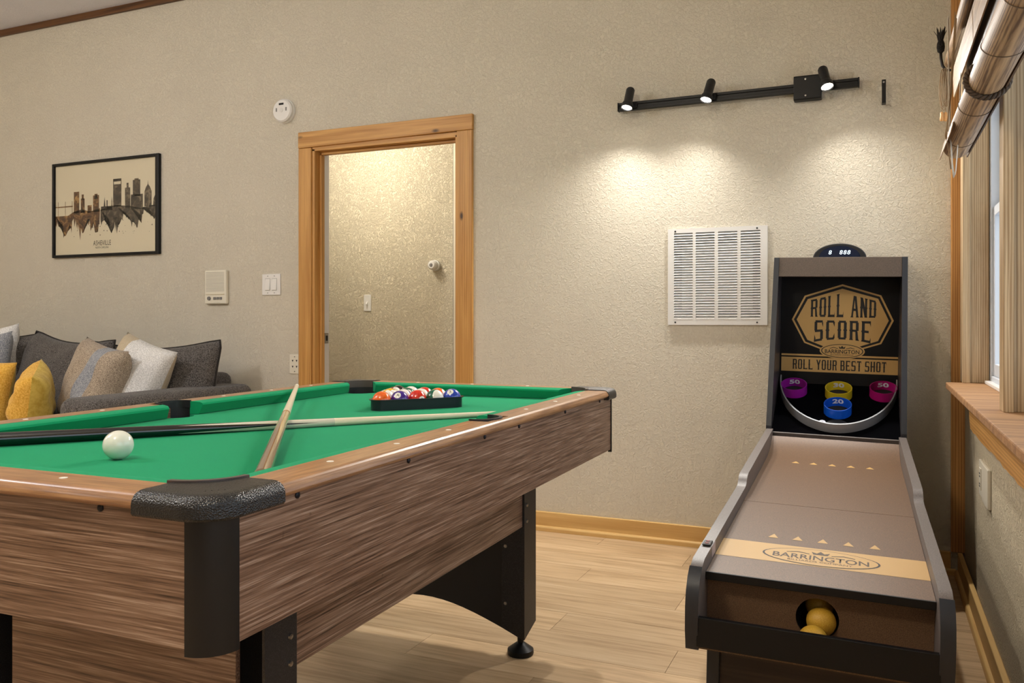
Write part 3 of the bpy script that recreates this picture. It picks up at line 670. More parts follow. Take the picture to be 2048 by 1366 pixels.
# corner caps and lips
for c in cor:
    A0 = .127
    o2 = [(A0, -.018)] + [(.045-.063*sin(a)*1, .045-.063*cos(a)) for a in [k*pi/2/10 for k in range(11)]] + [(-.018, A0)]
    inn = [(.0605, A0)] + [(.138-.078*cos(a), .138-.078*sin(a)) for a in [R(12+66*k/10) for k in range(11)]] + [(A0, .0605)]
    capb = MB(); rings = []
    for dd_, zz in ((.003, .7825), (0, .786), (0, .798), (.0012, .804), (.0045, .8095), (.0095, .8135), (.017, .8158), (.024, .8162)):
        ol = [(A0, -.018+dd_)] + [(.045-(.063-dd_)*sin(a), .045-(.063-dd_)*cos(a)) for a in [k*pi/2/10 for k in range(11)]] + [(-.018+dd_, A0)]
        rings.append([capb.bm.verts.new((*cmap(c, *p), zz)) for p in ol])
    for p_, q_ in zip(rings, rings[1:]):
        for i in range(len(p_)-1): capb.bm.faces.new([p_[i], p_[i+1], q_[i+1], q_[i]])
    ib = [capb.bm.verts.new((*cmap(c, *p), .7825)) for p in inn]; it = [capb.bm.verts.new((*cmap(c, *p), .8162)) for p in inn]
    for i in range(len(ib)-1): capb.bm.faces.new([ib[i], ib[i+1], it[i+1], it[i]])
    capb.bm.faces.new(rings[-1]+it); capb.bm.faces.new(rings[0]+ib)
    capb.bm.faces.new([r[-1] for r in rings]+[it[0], ib[0]]); capb.bm.faces.new([r[0] for r in rings]+[it[-1], ib[-1]])
    obj('corner_cap', capb, M['cap'], tb, smooth='auto')
    a_ = [R(2+86*k/14) for k in range(15)]
    lo_ = [(.138-.084*cos(a), .138-.084*sin(a)) for a in a_]; li_ = [(.138-.074*cos(a), .138-.074*sin(a)) for a in a_[::-1]]
    obj('pocket_lip', MB().prism([cmap(c, *p) for p in lo_+li_], .792, .8185, 2), M['lip'], tb, bevel=.002, smooth='auto')
    if c is cor[0]:
        for k in range(4):
            q = .052+k*.0035
            obj('cap_rib', MB().tube([(*cmap(c, .04+k*.006, .064-k*.006), .8158), (*cmap(c, .018+k*.006, .042-k*.006), .8158)], .0011, 6), M['cap'], tb)
for xe, s in ((0, -1), (-TW, 1)):
    a_ = [R(-92+184*k/16) for k in range(17)]
    o2 = [(xe+s*(.060-.056*cos(a)), MIDY+.056*sin(a)) for a in a_]; i2 = [(xe+s*(.060-.047*cos(a)), MIDY+.050*sin(a)) for a in a_[::-1]]
    obj('side_pocket_rim', MB().prism(o2+i2, .795, .8165, 2), M['blackp'], tb, bevel=.0015, smooth='auto')
# sights
def sight(x, y):
    obj('sight_marker', MB().lathe([(.0062, ZT-.0005), (.0062, ZT+.0006), (.004, ZT+.0011), (0, ZT+.0012)], 12, Matrix.Translation((x, y, 0))), M['ivory'], tb)
for y in (.305, .522, .740, 1.192, 1.421, 1.641):
    sight(-.029, y); sight(-TW+.029, y)
for x in (-.313, -.533, -.76): sight(x, .029); sight(x, TL-.029)
for y in (.178, .516, .863, 1.07, 1.424, 1.77): obj('screw', MB().lathe([(.0055, 0), (.0055, .0018), (.003, .0032), (0, .0034)], 12, Matrix.Translation((0, y, .784)) @ Matrix.Rotation(R(90), 4, 'Y')), M['darksteel'], tb)
for x in (-.203, -.54, -.87): obj('screw', MB().lathe([(.0055, 0), (.0055, .0018), (.003, .0032), (0, .0034)], 12, Matrix.Translation((x, 0, .784)) @ Matrix.Rotation(R(90), 4, 'X')), M['darksteel'], tb)
# legs: folded L sheets on screw feet
LX = .175
def leg(xe, s, yc, yf, w2=.078):
    """xe outer x of leg face, s inward direction, yc corner y, yf free edge y"""
    th = .006; zt_, zb0, zb1 = .70, .052, .082
    mb = MB(); dy = 1 if yf > yc else -1
    mb.prism([(yc, zb0), (yf, zb1), (yf, zt_), (yc, zt_)], xe, xe+s*th, 0)
    mb.prism([(xe+s*th, zb0), (xe+s*w2, zb1), (xe+s*w2, zt_), (xe+s*th, zt_)], yc, yc+dy*th, 1)
    lg = obj('leg', mb, M['leg'], tb, bevel=.0008)
    fx, fy = xe+s*.022, yc+dy*.022
    obj('leveler', MB().lathe([(.040, 0), (.042, .006), (.041, .016), (.022, .030), (.014, .036), (.010, .038), (.010, .070), (0, .070)], 24, Matrix.Translation((fx, fy, 0))), M['black'], lg, smooth='auto')
    for z in (.16, .34): obj('bolt', MB().lathe([(.006, 0), (.005, .003), (0, .0034)], 10, Matrix.Translation((xe+s*.064, yc-dy*.0, z)) @ Matrix.Rotation(R(90 if dy > 0 else -90), 4, 'X')), M['steel'], lg)
    for z in (.47, .42): obj('bolt', MB().lathe([(.006, 0), (.005, .003), (0, .0034)], 10, Matrix.Translation((xe, yc+dy*.02, z)) @ Matrix.Rotation(R(-90*s), 4, 'Y')), M['steel'], lg)
for xe, s in ((-LX, -1), (-TW+LX, 1)):
    leg(xe, s, .409, .318, .17); leg(xe, s, 1.545, 1.645)
for xe, s in ((-LX, -1), (-TW+LX, 1)):
    obj('stretcher_panel', MB().box(min(xe+s*.007, xe+s*.02), max(xe+s*.007, xe+s*.02), .404, 1.55, .405, .70), M['wal_y'], tb, bevel=.001)
def endpanel(y0, y1, mat, zc, za):
    x0, x1 = -.828, -.247
    bot = [(x1+(x0-x1)*k/16, za+(zc-za)*sin(pi*k/16)) for k in range(17)]
    obj('end_panel', MB().prism(bot+[(x0, .70), (x1, .70)], y0, y1, 1), mat, tb, bevel=.001)
endpanel(.327, .339, M['wal_x'], .26, .16); endpanel(1.553, 1.565, M['blackp'], .145, .075)
obj('screw', MB().lathe([(.007, 0), (.006, .002), (0, .0024)], 12, Matrix.Translation((-.806, .327, .475)) @ Matrix.Rotation(R(90), 4, 'X')), M['darksteel'], tb)

# ------------------------------------------------ balls
BR = .0286
def T3(x, y, z): return TM @ Vector((x, y, z))
def ballmat(name, rgb, stripe):
    t = NT(name, .12, spec=.6, coat=.5)
    if stripe:
        sx = t.n('ShaderNodeSeparateXYZ'); t.l(t.coords(), sx.inputs[0]); a = t.math('ABSOLUTE', sx.outputs[2])
        t.color(t.mix(t.math('LESS_THAN', a, .0155), lin(232, 228, 216), lin(*rgb)))
    else: t.color(lin(*rgb))
    return t.m
cue = obj('cue_ball', MB().sphere((0, 0, 0), BR, 40, 24), plain('cue_white', (226, 226, 214), .14, coat=.5), smooth=True)
cue.location = T3(-.5603, .3526, BED+BR); tag(cue, 'white cue ball alone on the green felt near the front corner', 'pool ball')
BC = {1: (222, 170, 20), 2: (18, 60, 170), 3: (206, 40, 20), 4: (62, 34, 130), 5: (232, 96, 18), 6: (10, 96, 70), 7: (120, 24, 24), 8: (18, 18, 20)}
NAME = {1: 'yellow', 2: 'blue', 3: 'red', 4: 'purple', 5: 'orange', 6: 'green', 7: 'maroon', 8: 'black'}
rows = [[5, 4, 3, 14, 2], [9, 12, 15, 13], [1, 6, 11], [7, 10], [8]]
e1 = Vector((.672, .741)); e2 = Vector((-.741, .672)); Mid = Vector((-.459, 1.396))
where = ['in the near row of the rack', 'in the second row of the rack', 'in the third row of the rack', 'in the fourth row of the rack', 'at the far tip of the rack']
# aim of the number spot per ball (world direction) and roll
to_cam = lambda p: (Vector((0, 0, H_CAM))-p).normalized()
aim = {5: (.9, -.2, -.5), 4: (.26, -.96, .70), 3: (1.09, -.60, .05), 14: (-.8, .4, .2), 2: (.22, -.98, 1.05), 9: (.5, -.2, .7), 12: (.3, .8, .4), 7: (.45, -.3, .8), 13: (.4, .8, .2), 1: (.9, -.5, .8), 6: (.5, -.6, .55), 15: (.75, -.75, .75), 11: (-.4, .8, .3), 10: (.5, .5, .5), 8: (0, .3, 1)}
spotm = plain('ball_spot', (236, 232, 222), .14, coat=.5)
balls = {}
for j, rw in enumerate(rows):
    for i, n in enumerate(rw):
        p = Mid+e1*((i-(len(rw)-1)/2)*.0573)+e2*(.0328+j*.0496)
        base = n if n <= 8 else n-8
        o = obj('pool_ball', MB().sphere((0, 0, 0), BR, 28, 18), ballmat('ball_%d' % n, BC[base], n > 8), smooth=True)
        o.location = T3(p.x, p.y, BED+BR)
        a = Vector(aim[n]).normalized()
        # local x axis is the number direction; roll so stripes lie across
        o.rotation_mode = 'QUATERNION'; q = a.to_track_quat('X', 'Z'); POLE = {9: (.95, -.12, .35), 14: (.95, -.25, .30), 12: (.1, -.8, .65), 13: (.80, .50, .10), 15: (.2, -.7, .75), 11: (.8, .5, .0), 10: (.4, -.8, .5)}
        if n in POLE:
            zx = Vector(POLE[n]).normalized(); xx = (a-zx*a.dot(zx)).normalized(); yy0 = zx.cross(xx)
            o.rotation_quaternion = Matrix((xx, yy0, zx)).transposed().to_quaternion()
        else: o.rotation_quaternion = q @ Matrix.Rotation(R({14: 70, 9: 55, 12: 25, 13: 10, 15: 30, 11: 35}.get(n, 20)), 3, 'X').to_quaternion()
        sph = MB(); rc_ = .0105; m = 5; th0 = rc_/BR
        sph.lathe([((BR*1.004)*sin(th0*k/m), (BR*1.004)*cos(th0*k/m)) for k in range(m, 0, -1)]+[(0, BR*1.004)], 18, Matrix.Rotation(R(90), 4, 'Y'), cap=False)
        obj('number_spot', sph, spotm, o, smooth=True)
        bm = text_bm(str(n), bold=.02)
        wd = .0075 if n < 10 else .011
        for v in bm.verts:
            yy_, zz_ = v.co.x*wd, v.co.y*.0105; v.co = Vector((1, yy_/BR, zz_/BR)).normalized()*BR*1.009
        me = bpy.data.meshes.new('number'); bm.to_mesh(me); bm.free(); me.materials.append(M['ink']); link('number', me, o)
        nm = (NAME[base]+' and white striped') if n > 8 else ('solid '+NAME[base])
        tag(o, '%s pool ball number %d %s' % (nm, n, where[j]), 'pool ball', 'numbered pool balls in the rack')
# rack: hollow rounded triangle with a rim flange
rk = empty('ball_rack', T3(0, 0, BED), (0, 0, PH_), 'black plastic triangle rack full of balls on the felt', 'ball rack')
def tri_out(off, n=8):
    c0 = Mid+e2*(.0328)
    V = [c0-e1*(2*.0573), c0+e1*(2*.0573), c0+e2*(4*.0496)]; rr_ = BR+off; pts = []
    ctr = (V[0]+V[1]+V[2])/3
    for k in range(3):
        v = V[k]; pv, nv = V[k-1], V[(k+1) % 3]
        d0 = (v-pv).normalized(); d1 = (nv-v).normalized(); n0 = Vector((d0.y, -d0.x)); n1 = Vector((d1.y, -d1.x))
        a0 = atan2(n0.y, n0.x); a1 = atan2(n1.y, n1.x)
        while a1 < a0: a1 += 2*pi
        pts += [(v.x+rr_*cos(a0+(a1-a0)*i/n), v.y+rr_*sin(a0+(a1-a0)*i/n)) for i in range(n+1)]
    return pts
def ringprism(outer, inner, z0, z1):
    mb = MB(); n = len(outer)
    L_ = [[mb.bm.verts.new((*p, z)) for p in pp] for pp, z in ((outer, z0), (outer, z1), (inner, z1), (inner, z0))]
    for k in range(4):
        a, b = L_[k], L_[(k+1) % 4]
        for i in range(n): mb.bm.faces.new([a[i], a[(i+1) % n], b[(i+1) % n], b[i]])
    return mb
rackm = plain('rack_plastic', (16, 20, 30), .3)
obj('side_wall', ringprism(tri_out(.0040), tri_out(.0012), 0, .031), rackm, rk, smooth='auto')
obj('rim', ringprism(tri_out(.0095), tri_out(.0012), .0312, .0335), rackm, rk, smooth='auto')
# cues
def cue_butt(name, a, b, n_points, long_, short_, phase):
    """a butt colour, b point colour; object z runs butt (0) to tip"""
    t = NT(name, .16, spec=.5, coat=.6); sx = t.n('ShaderNodeSeparateXYZ'); t.l(t.coords(), sx.inputs[0])
    ang = t.math('ARCTAN2', sx.outputs[1], sx.outputs[0]); fr = t.math('FRACT', t.math('ADD', t.math('MULTIPLY', ang, n_points/(2*pi)), phase))
    tri_ = t.math('ABSOLUTE', t.math('SUBTRACT', t.math('MULTIPLY', fr, 2), 1))
    lim = t.math('ADD', t.math('MULTIPLY', tri_, long_), short_)
    f = t.math('GREATER_THAN', sx.outputs[2], lim); t.color(t.mix(f, a, b)); return t.m
def cue_stick(p0, p1, r0, label, butt_len, buttmat, shaftmat, ring=False):
    p0, p1 = Vector(p0), Vector(p1); d = p1-p0; Lg = d.length; r1 = .0063
    o = empty('pool_cue', p0, (0, 0, 0), label, 'pool cue'); o.rotation_euler = d.to_track_quat('Z', 'Y').to_euler()
    rad = lambda z: r0+(r1-r0)*z/Lg
    obj('butt', MB().lathe([(rad(z), z) for z in (.012, .1, butt_len*.5, butt_len)], 20), buttmat, o, smooth='auto')
    obj('bumper', MB().lathe([(r0*.7, -.004), (r0*.95, .0), (r0, .0118)], 20), M['blackp'] if not ring else plain('butt_end_brown', (96, 70, 48), .3), o, smooth='auto')
    s0 = butt_len+.0002
    if ring: obj('joint_ring', MB().lathe([(rad(s0)+.0004, s0), (rad(s0)+.0004, s0+.012)], 20), plain('joint_brown', (176, 128, 84), .25), o, smooth='auto'); s0 += .0122
    obj('shaft', MB().lathe([(rad(z), z) for z in (s0, (s0+Lg)/2, Lg-.032)], 20), shaftmat, o, smooth='auto')
    obj('ferrule', MB().lathe([(r1+.0002, Lg-.0318), (r1, Lg-.007)], 16), M['ivory'], o, smooth='auto')
    obj('tip', MB().lathe([(r1, Lg-.0068), (r1*.9, Lg-.002), (0, Lg)], 16), plain('tip_leather', (70, 110, 150), .8) if not ring else M['ivory'], o, smooth='auto')
    return o
maple = NT('maple_shaft', .28, spec=.5, coat=.2); maple.color(maple.ramp(maple.noise(maple.coords((60, 60, 3)), 1, 4), [(.3, lin(222, 206, 176)), (.7, lin(240, 230, 206))])); maple = maple.m
P0 = T3(-.962, .347, BED+.0158); P1 = T3(-.128, 1.373, BED+.0068)
cue_stick(P0, P1, .0155, 'pool cue with black butt lying across the felt behind the cue ball', .78, cue_butt('black_butt', lin(10, 11, 15), lin(214, 206, 190), 4, .34, .40, .12), maple)
Q1 = T3(-.988, 1.484, .826); qd = (Vector(T3(-.988, 1.484, .826))-Vector(T3(-.19, .34, .7905))).normalized(); Q0 = T3(-.19, .34, .7905)-qd*.115
cue_stick(Q0, Q1, .0148, 'pool cue with brown and cream butt resting over the other cue, tip on rail', .78, cue_butt('brown_butt', lin(112, 82, 56), lin(214, 186, 140), 4, .42, .26, .1), maple, ring=True)

# ================================================================== BALL-ROLLING GAME
SKLOC = (-.1255, 1.78, .0054); SKROT = (0, R(1.2), R(1.23))
sk = empty('alley_ball_game', SKLOC, SKROT, 'brown and black arcade alley ball game with gold scoreboard beside the window wall', 'arcade game')
SM = Matrix.Translation(SKLOC) @ (Matrix.Rotation(SKROT[2], 4, 'Z') @ Matrix.Rotation(SKROT[1], 4, 'Y'))
side = [(.016, .335), (.003, .38), (.0, .43), (.006, .462), (.022, .488), (.045, .505), (.075, .515), (.48, .5275), (.80, .5365), (.825, .540), (.842, .552), (.858, .562), (.885, .567), (1.71, .604), (1.71, .335)]
for s in (-1, 1):
    a, b = sorted((s*.229, s*.2545)); o = obj('lane_side_panel', MB().prism(side, a, b, 0), M['deckedge'], sk, smooth='auto')
    # dark front edge band follows the nose of the panel
    nose = side[:6]; band = [(y-.0022, z+.001) for y, z in nose]
    c0, c1 = sorted((s*.2288, s*.256)); obj('edge_band', MB().prism(nose+band[::-1], c0, c1, 0), M['edgeblk'], o, smooth='auto')
dz = lambda y: .483+.0311*(y-.093)
obj('lane_deck', MB().prism([(.095, dz(.095)-.016), (.095, dz(.095)), (.7705, dz(.7705)), (.7705, dz(.77)-.016)], -.2285, .2285, 0), M['deck'], sk, bevel=.0006)
up_ = [(.7725, dz(.7725)), (1.44, dz(1.44)), (1.50, dz(1.5)+.002), (1.55, .5365), (1.59, .545), (1.625, .556), (1.655, .569), (1.675, .581)]
obj('ramp_deck', MB().prism(up_+[(y+.004, z-.016) for y, z in up_[::-1]], -.2285, .2285, 0), M['deck'], sk, smooth='auto')
obj('deck_front_edge', MB().box(-.2285, .2285, .088, .0948, dz(.095)-.017, dz(.095)+.0005), M['black'], sk, bevel=.001)
# return trough: front board, sloped floor, panel with ball hole
obj('trough_board', MB().box(-.232, .232, .004, .018, .346, .409), M['black'], sk, bevel=.0015)
obj('trough_floor', MB().prism([(.018, .346), (.30, .372), (.30, .364), (.018, .338)], -.2285, .2285, 0), M['deck'], sk)
hc = (.004, .404); hr = .044
mb = MB()
for s in (1, -1):
    a_ = [R(90-180*k/14) for k in range(15)]
    loop_ = [(hc[0]+s*hr*cos(a), hc[1]+hr*sin(a)) for a in a_]
    pts_ = [(hc[0], .4665)]+loop_+[(hc[0], .35), (s*.2285, .35), (s*.2285, .4665)]
    mb.prism(pts_, .119, .127, 1)
obj('hole_panel', mb, M['deck'], sk)
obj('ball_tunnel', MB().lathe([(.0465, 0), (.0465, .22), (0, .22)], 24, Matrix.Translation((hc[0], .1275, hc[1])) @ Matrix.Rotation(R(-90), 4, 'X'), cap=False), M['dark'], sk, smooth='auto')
# base cabinet
obj('cabinet_front', MB().box(-.20, .20, .138, .150, .02, .334), M['cabwood'], sk)
for s in (-1, 1):
    obj('cabinet_post', MB().box(*sorted((s*.2, s*.228)), .125, .165, 0.0+.004*(s < 0)*0, .3375), M['edgeblk'], sk, bevel=.002)
    obj('cabinet_side', MB().box(*sorted((s*.214, s*.228)), .165, 1.71, .02, .334), M['cabwood'], sk)
# tower
tw = [(1.7105, 0), (1.7105, .615), (1.915, 1.304), (2.078, 1.304), (2.078, 0)]
for s in (-1, 1):
    o = obj('tower_side_panel', MB().prism(tw, *sorted((s*.2365, s*.256)), 0), M['inner'], sk)
    obj('edge_band', MB().prism([(1.7105, .56), (1.7105, .615), (1.915, 1.304), (1.9125, 1.304), (1.708, .616), (1.708, .56)], *sorted((s*.236, s*.2565)), 0), M['edgeblk'], o)
obj('header_board', MB().prism([(1.893, 1.223), (1.917, 1.3045), (1.93, 1.3045), (1.93, 1.223)], -.236, .236, 0), speckbrown('header_shaded_brown', (58, 48, 42), (100, 84, 70), .45), sk, bevel=.001)  # darker copy of the lane brown; the header's shade is in the colour
obj('top_board', MB().box(-.236, .236, 1.93, 2.078, 1.290, 1.3045), M['deckedge'], sk)
BY = 2.062
obj('backboard', MB().box(-.2362, .2362, BY, BY+.012, .70, 1.29), plain('backboard_black', (12, 12, 15), .4, spec=.2), sk)
TH = R(26); IO = Vector((0, 1.70, .59)); IM = Matrix.Translation(IO) @ Matrix.Rotation(TH, 4, 'X')
M['pf'] = plain('playfield_black', (8, 8, 10), .9, spec=.0)
obj('playfield', MB().prism([(0, -.015), (.402, -.015), (.402, 0), (0, 0)], -.2362, .2362, 0), M['pf'], sk).matrix_local = IM
# ramp lip
obj('lip_strip', MB().box(-.2362, .2362, -.006, .0, -.02, .006), M['deckedge'], sk, bevel=.001).matrix_local = IM
def Iobj(name, mb, mat, **k):
    o = obj(name, mb, mat, sk, **k); o.matrix_local = IM; return o
# score rings with numbers inside
def arc_text(o, txt, r, mat):
    bm = text_bm(txt, bold=.035); wd = .044
    for v in bm.verts:
        a = pi/2-v.co.x*wd/r; v.co = Vector((r*cos(a), r*sin(a), .0225+v.co.y*.021))
    me = bpy.data.meshes.new('ring_number'); bm.to_mesh(me); bm.free(); me.materials.append(mat); link('ring_number', me, o)
numw = plain('number_white', (214, 216, 226), .5)
RG = [(-.170, .324, '50', (150, 24, 150), 'magenta'), (.008, .311, '30', (206, 180, 36), 'yellow'), (.180, .330, '50', (166, 16, 104), 'magenta'), (.008, .180, '20', (14, 84, 200), 'blue')]
for i, (x, y, n, rgb, nm) in enumerate(RG):
    r = .053
    o = obj('score_ring', MB().lathe([(r, 0), (r, .04), (r-.0025, .04), (r-.0025, 0), (r, 0)], 40, cap=False), plain('ring_%d' % i, rgb, .35), sk, smooth='auto')
    o.matrix_local = IM @ Matrix.Translation((x, y, .0004)); o['label'] = '%s ring marked %s' % (nm, n)
    arc_text(o, n, r-.0032, numw)
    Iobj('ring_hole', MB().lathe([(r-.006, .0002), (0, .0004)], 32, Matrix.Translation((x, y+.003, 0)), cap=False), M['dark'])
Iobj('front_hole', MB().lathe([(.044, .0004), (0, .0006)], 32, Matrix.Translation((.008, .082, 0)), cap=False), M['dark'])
t10 = put_text('score_number', '10', lambda a, b: (-.058+a*.05, .090+b*.05, .001), numw, sk, bold=.03); t10.matrix_local = IM
gd = MB(); a_ = [R(180+180*k/40) for k in range(41)]
gp = [(.236*cos(a)*.985+.002, .392+.366*sin(a)) for a in a_]; gi = [(.2305*cos(a)*.985+.002, .392+.359*sin(a)) for a in a_]
gp = [(-.2305, .40)]+gp+[(.2345, .40)]; gi = [(-.2262, .40)]+gi+[(.230, .40)]
Iobj('curved_guard', gd.prism(gp+gi[::-1], .0003, .040, 2), M['silver'], smooth='auto')
# display dome on top
dm = MB(); a_ = [R(180*k/24) for k in range(25)]
dm.prism([(.104*cos(a), 1.3046+.060*sin(a)) for a in a_], 1.955, 2.01, 1)
dd = obj('score_display', dm, M['blackp'], sk, bevel=.004)
obj('display_screen', MB().prism([(.080*cos(a), 1.308+.046*sin(a)) for a in a_], 1.952, 1.9548, 1), M['screen'], dd)
put_text('display_digits', '8   888', lambda a, b: (.0+a*.085, 1.9515, 1.327+b*.017), M['digits'], dd, spacing=1.15, shear=.15)
# --- printed graphics on the backboard (flat print)
def bpl(polys, y, mat, name):
    mb = MB()
    for p in polys: mb.poly([(x, y, z) for x, z in p])
    bmesh.ops.triangulate(mb.bm, faces=mb.bm.faces); return obj(name, mb, mat, sk)
bx_ = .013
octo = [(bx_, 1.198), (.166, 1.152), (.216, 1.046), (.170, .947), (.08, .916), (-.055, .912), (-.137, .943), (-.190, 1.044), (-.139, 1.148)]
oct2 = [(bx_, 1.190), (.1605, 1.1462), (.2075, 1.046), (.1645, .952), (.08, .9225), (-.055, .919), (-.132, .948), (-.1815, 1.044), (-.1335, 1.142)]
oct3 = [(bx_, 1.179), (.154, 1.138), (.197, 1.046), (.157, .959), (.08, .9315), (-.055, .929), (-.124, .956), (-.170, 1.044), (-.126, 1.133)]
bpl([octo], BY-.0006, M['gold'], 'badge_outline'); bpl([oct2], BY-.0010, M['black'], 'badge_border'); bpl([oct3], BY-.0014, M['gold'], 'badge_field')
bpl([rect(-.230, .236, .886, .894), rect(-.230, .236, .818, .880)], BY-.0008, M['gold'], 'slogan_band')
ell = lambda cx, cz, a, b, n=40: [(cx+a*cos(2*pi*i/n), cz+b*sin(2*pi*i/n)) for i in range(n)]
bpl([ell(.017, .912, .090, .034)], BY-.0018, M['gold'], 'logo_oval_outer'); bpl([ell(.017, .912, .084, .0295)], BY-.0021, M['ink'], 'logo_oval_line'); bpl([ell(.017, .912, .0800, .0268)], BY-.0024, M['gold'], 'logo_oval_field')
def logo(fn, mat, par, nm):
    """fn maps oval coords (-1..1, -1..1) to a point"""
    put_text(nm, 'BARRINGTON', lambda a, b: fn(a*1.72, -.10+b*.62), mat, par, bold=.012)
    put_text(nm, 'BILLIARDS COMPANY', lambda a, b: fn(a*1.15, -.62+b*.20), mat, par)
    mb = MB()
    for p in ([(-.13, .38), (-.17, .74), (-.07, .56), (0, .86), (.07, .56), (.17, .74), (.13, .38)], [(-.62, .34), (-.42, .50), (-.2, .34), (-.2, .42), (-.42, .60), (-.62, .42)], [(.62, .34), (.42, .50), (.2, .34), (.2, .42), (.42, .60), (.62, .42)]): mb.poly([fn(*q) for q in p])
    bmesh.ops.triangulate(mb.bm, faces=mb.bm.faces); obj(nm+'_crown', mb, mat, par)
logo(lambda a, b: (.017+a*.080, BY-.0027, .912+b*.0268), M['ink'], sk, 'oval_lettering')
# spurred western capitals, each a set of flat strokes on a 1 x 1 box
def glyph(ch):
    W = .32; P = []
    def V(x, y0=0, y1=1, spur=True, f0=True, f1=True):
        P.append([(x, y0), (x+W, y0), (x+W, y1), (x, y1)])
        m = (y0+y1)/2
        if spur: P.append([(x-.07, m), (x, m-.055), (x, m+.055)]); P.append([(x+W+.07, m), (x+W, m+.055), (x+W, m-.055)])
        if f0: P.append([(x-.07, y0), (x+W+.07, y0), (x+W, y0+.07), (x, y0+.07)])
        if f1: P.append([(x-.07, y1), (x, y1-.07), (x+W, y1-.07), (x+W+.07, y1)])
    def Hh(y, x0, x1, h=.11): P.append([(x0, y), (x1, y), (x1, y+h), (x0, y+h)])
    N = 1-W
    if ch in 'OD0':
        V(0, .08, .92, True, False, False) if ch == 'O' else V(0); V(N, .08, .92, True, False, False); Hh(.0, .1, .9); Hh(.89, .1, .9)
    elif ch == 'R': V(0); V(N, .5, .92, False, False, False); Hh(.89, .1, .9); Hh(.44, .2, .85); P.append([(N-.05, .45), (N+.2, .47), (1, 0), (N, 0)]); P.append([(N, 0), (1.08, 0), (1, .07), (N, .07)])
    elif ch == 'L': V(0); Hh(0, .2, 1); P.append([(.86, 0), (1, 0), (1, .26)])
    elif ch == 'A': P.append([(-.06, 0), (.22, 0), (.52, 1), (.28, 1)]); P.append([(.74, 0), (1.06, 0), (.72, 1), (.40, 1)]); Hh(.3, .15, .85); P.append([(-.14, 0), (.3, 0), (.24, .06), (-.08, .06)]); P.append([(.66, 0), (1.14, 0), (1.06, .06), (.72, .06)])
    elif ch == 'N': V(0); V(N); P.append([(0, 1), (W+.05, 1), (1, 0), (N-.03, 0)])
    elif ch == 'S': V(0, .52, .93, False, False, False); V(N, .07, .48, False, False, False); Hh(.89, .1, .95); Hh(.445, .05, .95); Hh(0, .05, .9); P.append([(1, .93), (1, .66), (.84, .86)]); P.append([(0, .07), (0, .34), (.16, .14)]); P.append([(-.05, 0), (.12, 0), (.02, .3)])
    elif ch == 'C': V(0, .08, .92, True, False, False); Hh(0, .1, .92); Hh(.89, .1, .92); P.append([(.74, .94), (1, .94), (.96, .66)]); P.append([(.74, .06), (1, .06), (.96, .34)])
    elif ch == 'E': V(0); Hh(0, .2, 1); Hh(.89, .2, 1); Hh(.445, .2, .78); P.append([(.8, 1), (1, 1), (1, .74)]); P.append([(.8, 0), (1, 0), (1, .26)])
    elif ch == 'Y': V(.365, 0, .5, False, True, False); P.append([(-.04, 1), (.26, 1), (.635, .5), (.365, .42)]); P.append([(1.04, 1), (.74, 1), (.365, .5), (.635, .42)])
    elif ch == 'U': V(0, .08, 1, True, False, True); V(N, .08, 1, True, False, True); Hh(0, .1, .9)
    elif ch == 'B': V(0); V(N, .06, .46, False, False, False); V(N-.05, .54, .93, False, False, False); Hh(0, .1, .9); Hh(.445, .1, .9); Hh(.89, .1, .88)
    elif ch == 'T': V(.365); Hh(.88, 0, 1, .12); P.append([(0, .9), (.14, .9), (0, .68)]); P.append([(1, .9), (.86, .9), (1, .68)])
    elif ch == 'H': V(0); V(N); Hh(.445, .2, .8)
    return P
def western(name, txt, x0, x1, zb, zt_, y, mat, gap=.28, space=.75):
    tot = sum(space if c == ' ' else 1+gap for c in txt)-gap; un = (x1-x0)/tot; x = x0; mb = MB()
    for c in txt:
        if c == ' ': x += space*un; continue
        for p in glyph(c):
            mb.poly([(x+a*un, y-.0001*0, (lambda xx: zb(xx)+(zt_(xx)-zb(xx))*b)(x+a*un)) for a, b in p])
        x += (1+gap)*un
    bmesh.ops.triangulate(mb.bm, faces=mb.bm.faces); return obj(name, mb, mat, sk)
western('badge_lettering', 'ROLL AND', -.112, .147, lambda x: 1.057, lambda x: 1.160-.24*abs(x-.015), BY-.0018, M['ink'], gap=.34, space=.9)
western('badge_lettering', 'SCORE', -.096, .128, lambda x: .962-1.1*(x-.016)**2, lambda x: 1.042, BY-.0018, M['ink'], gap=.36)
western('slogan_lettering', 'ROLL YOUR BEST SHOT', -.182, .191, lambda x: .828, lambda x: .871, BY-.0012, M['ink'], gap=.30, space=.6)
# --- lane print
def lpl(polys, off, mat, name):
    mb = MB()
    for p in polys: mb.poly([(x, y, dz(y)+off) for x, y in p])
    bmesh.ops.triangulate(mb.bm, faces=mb.bm.faces); return obj(name, mb, mat, sk)
lpl([rect(-.2284, .2284, .222, .362)], .0004, M['gold'], 'lane_band')
ep = ell(.002, .288, .129, .062); ei = ell(.002, .2885, .1245, .0585)
lpl([ep], .0007, M['ink'], 'lane_oval_line'); lpl([ei], .0010, M['gold'], 'lane_oval_field')
logo(lambda a, b: (.002+a*.122, .288+b*.056, dz(.288+b*.056)+.0013), plain('lane_ink', (70, 52, 34), .6), sk, 'lane_lettering')
for x in (-.114, -.056, .003, .062, .122): lpl([[(x-.0125, .415), (x+.0125, .415), (x, .450)]], .0005, M['gold'], 'aim_arrow')
for x in (-.123, -.062, .001, .063, .125): lpl([[(x-.014, 1.40), (x+.014, 1.40), (x, 1.435)]], .0005, M['gold'], 'aim_arrow')
bo = obj('button_pad', MB().box(-.2505, -.231, .165, .205, .519, .5235), M['blackp'], sk, bevel=.003)
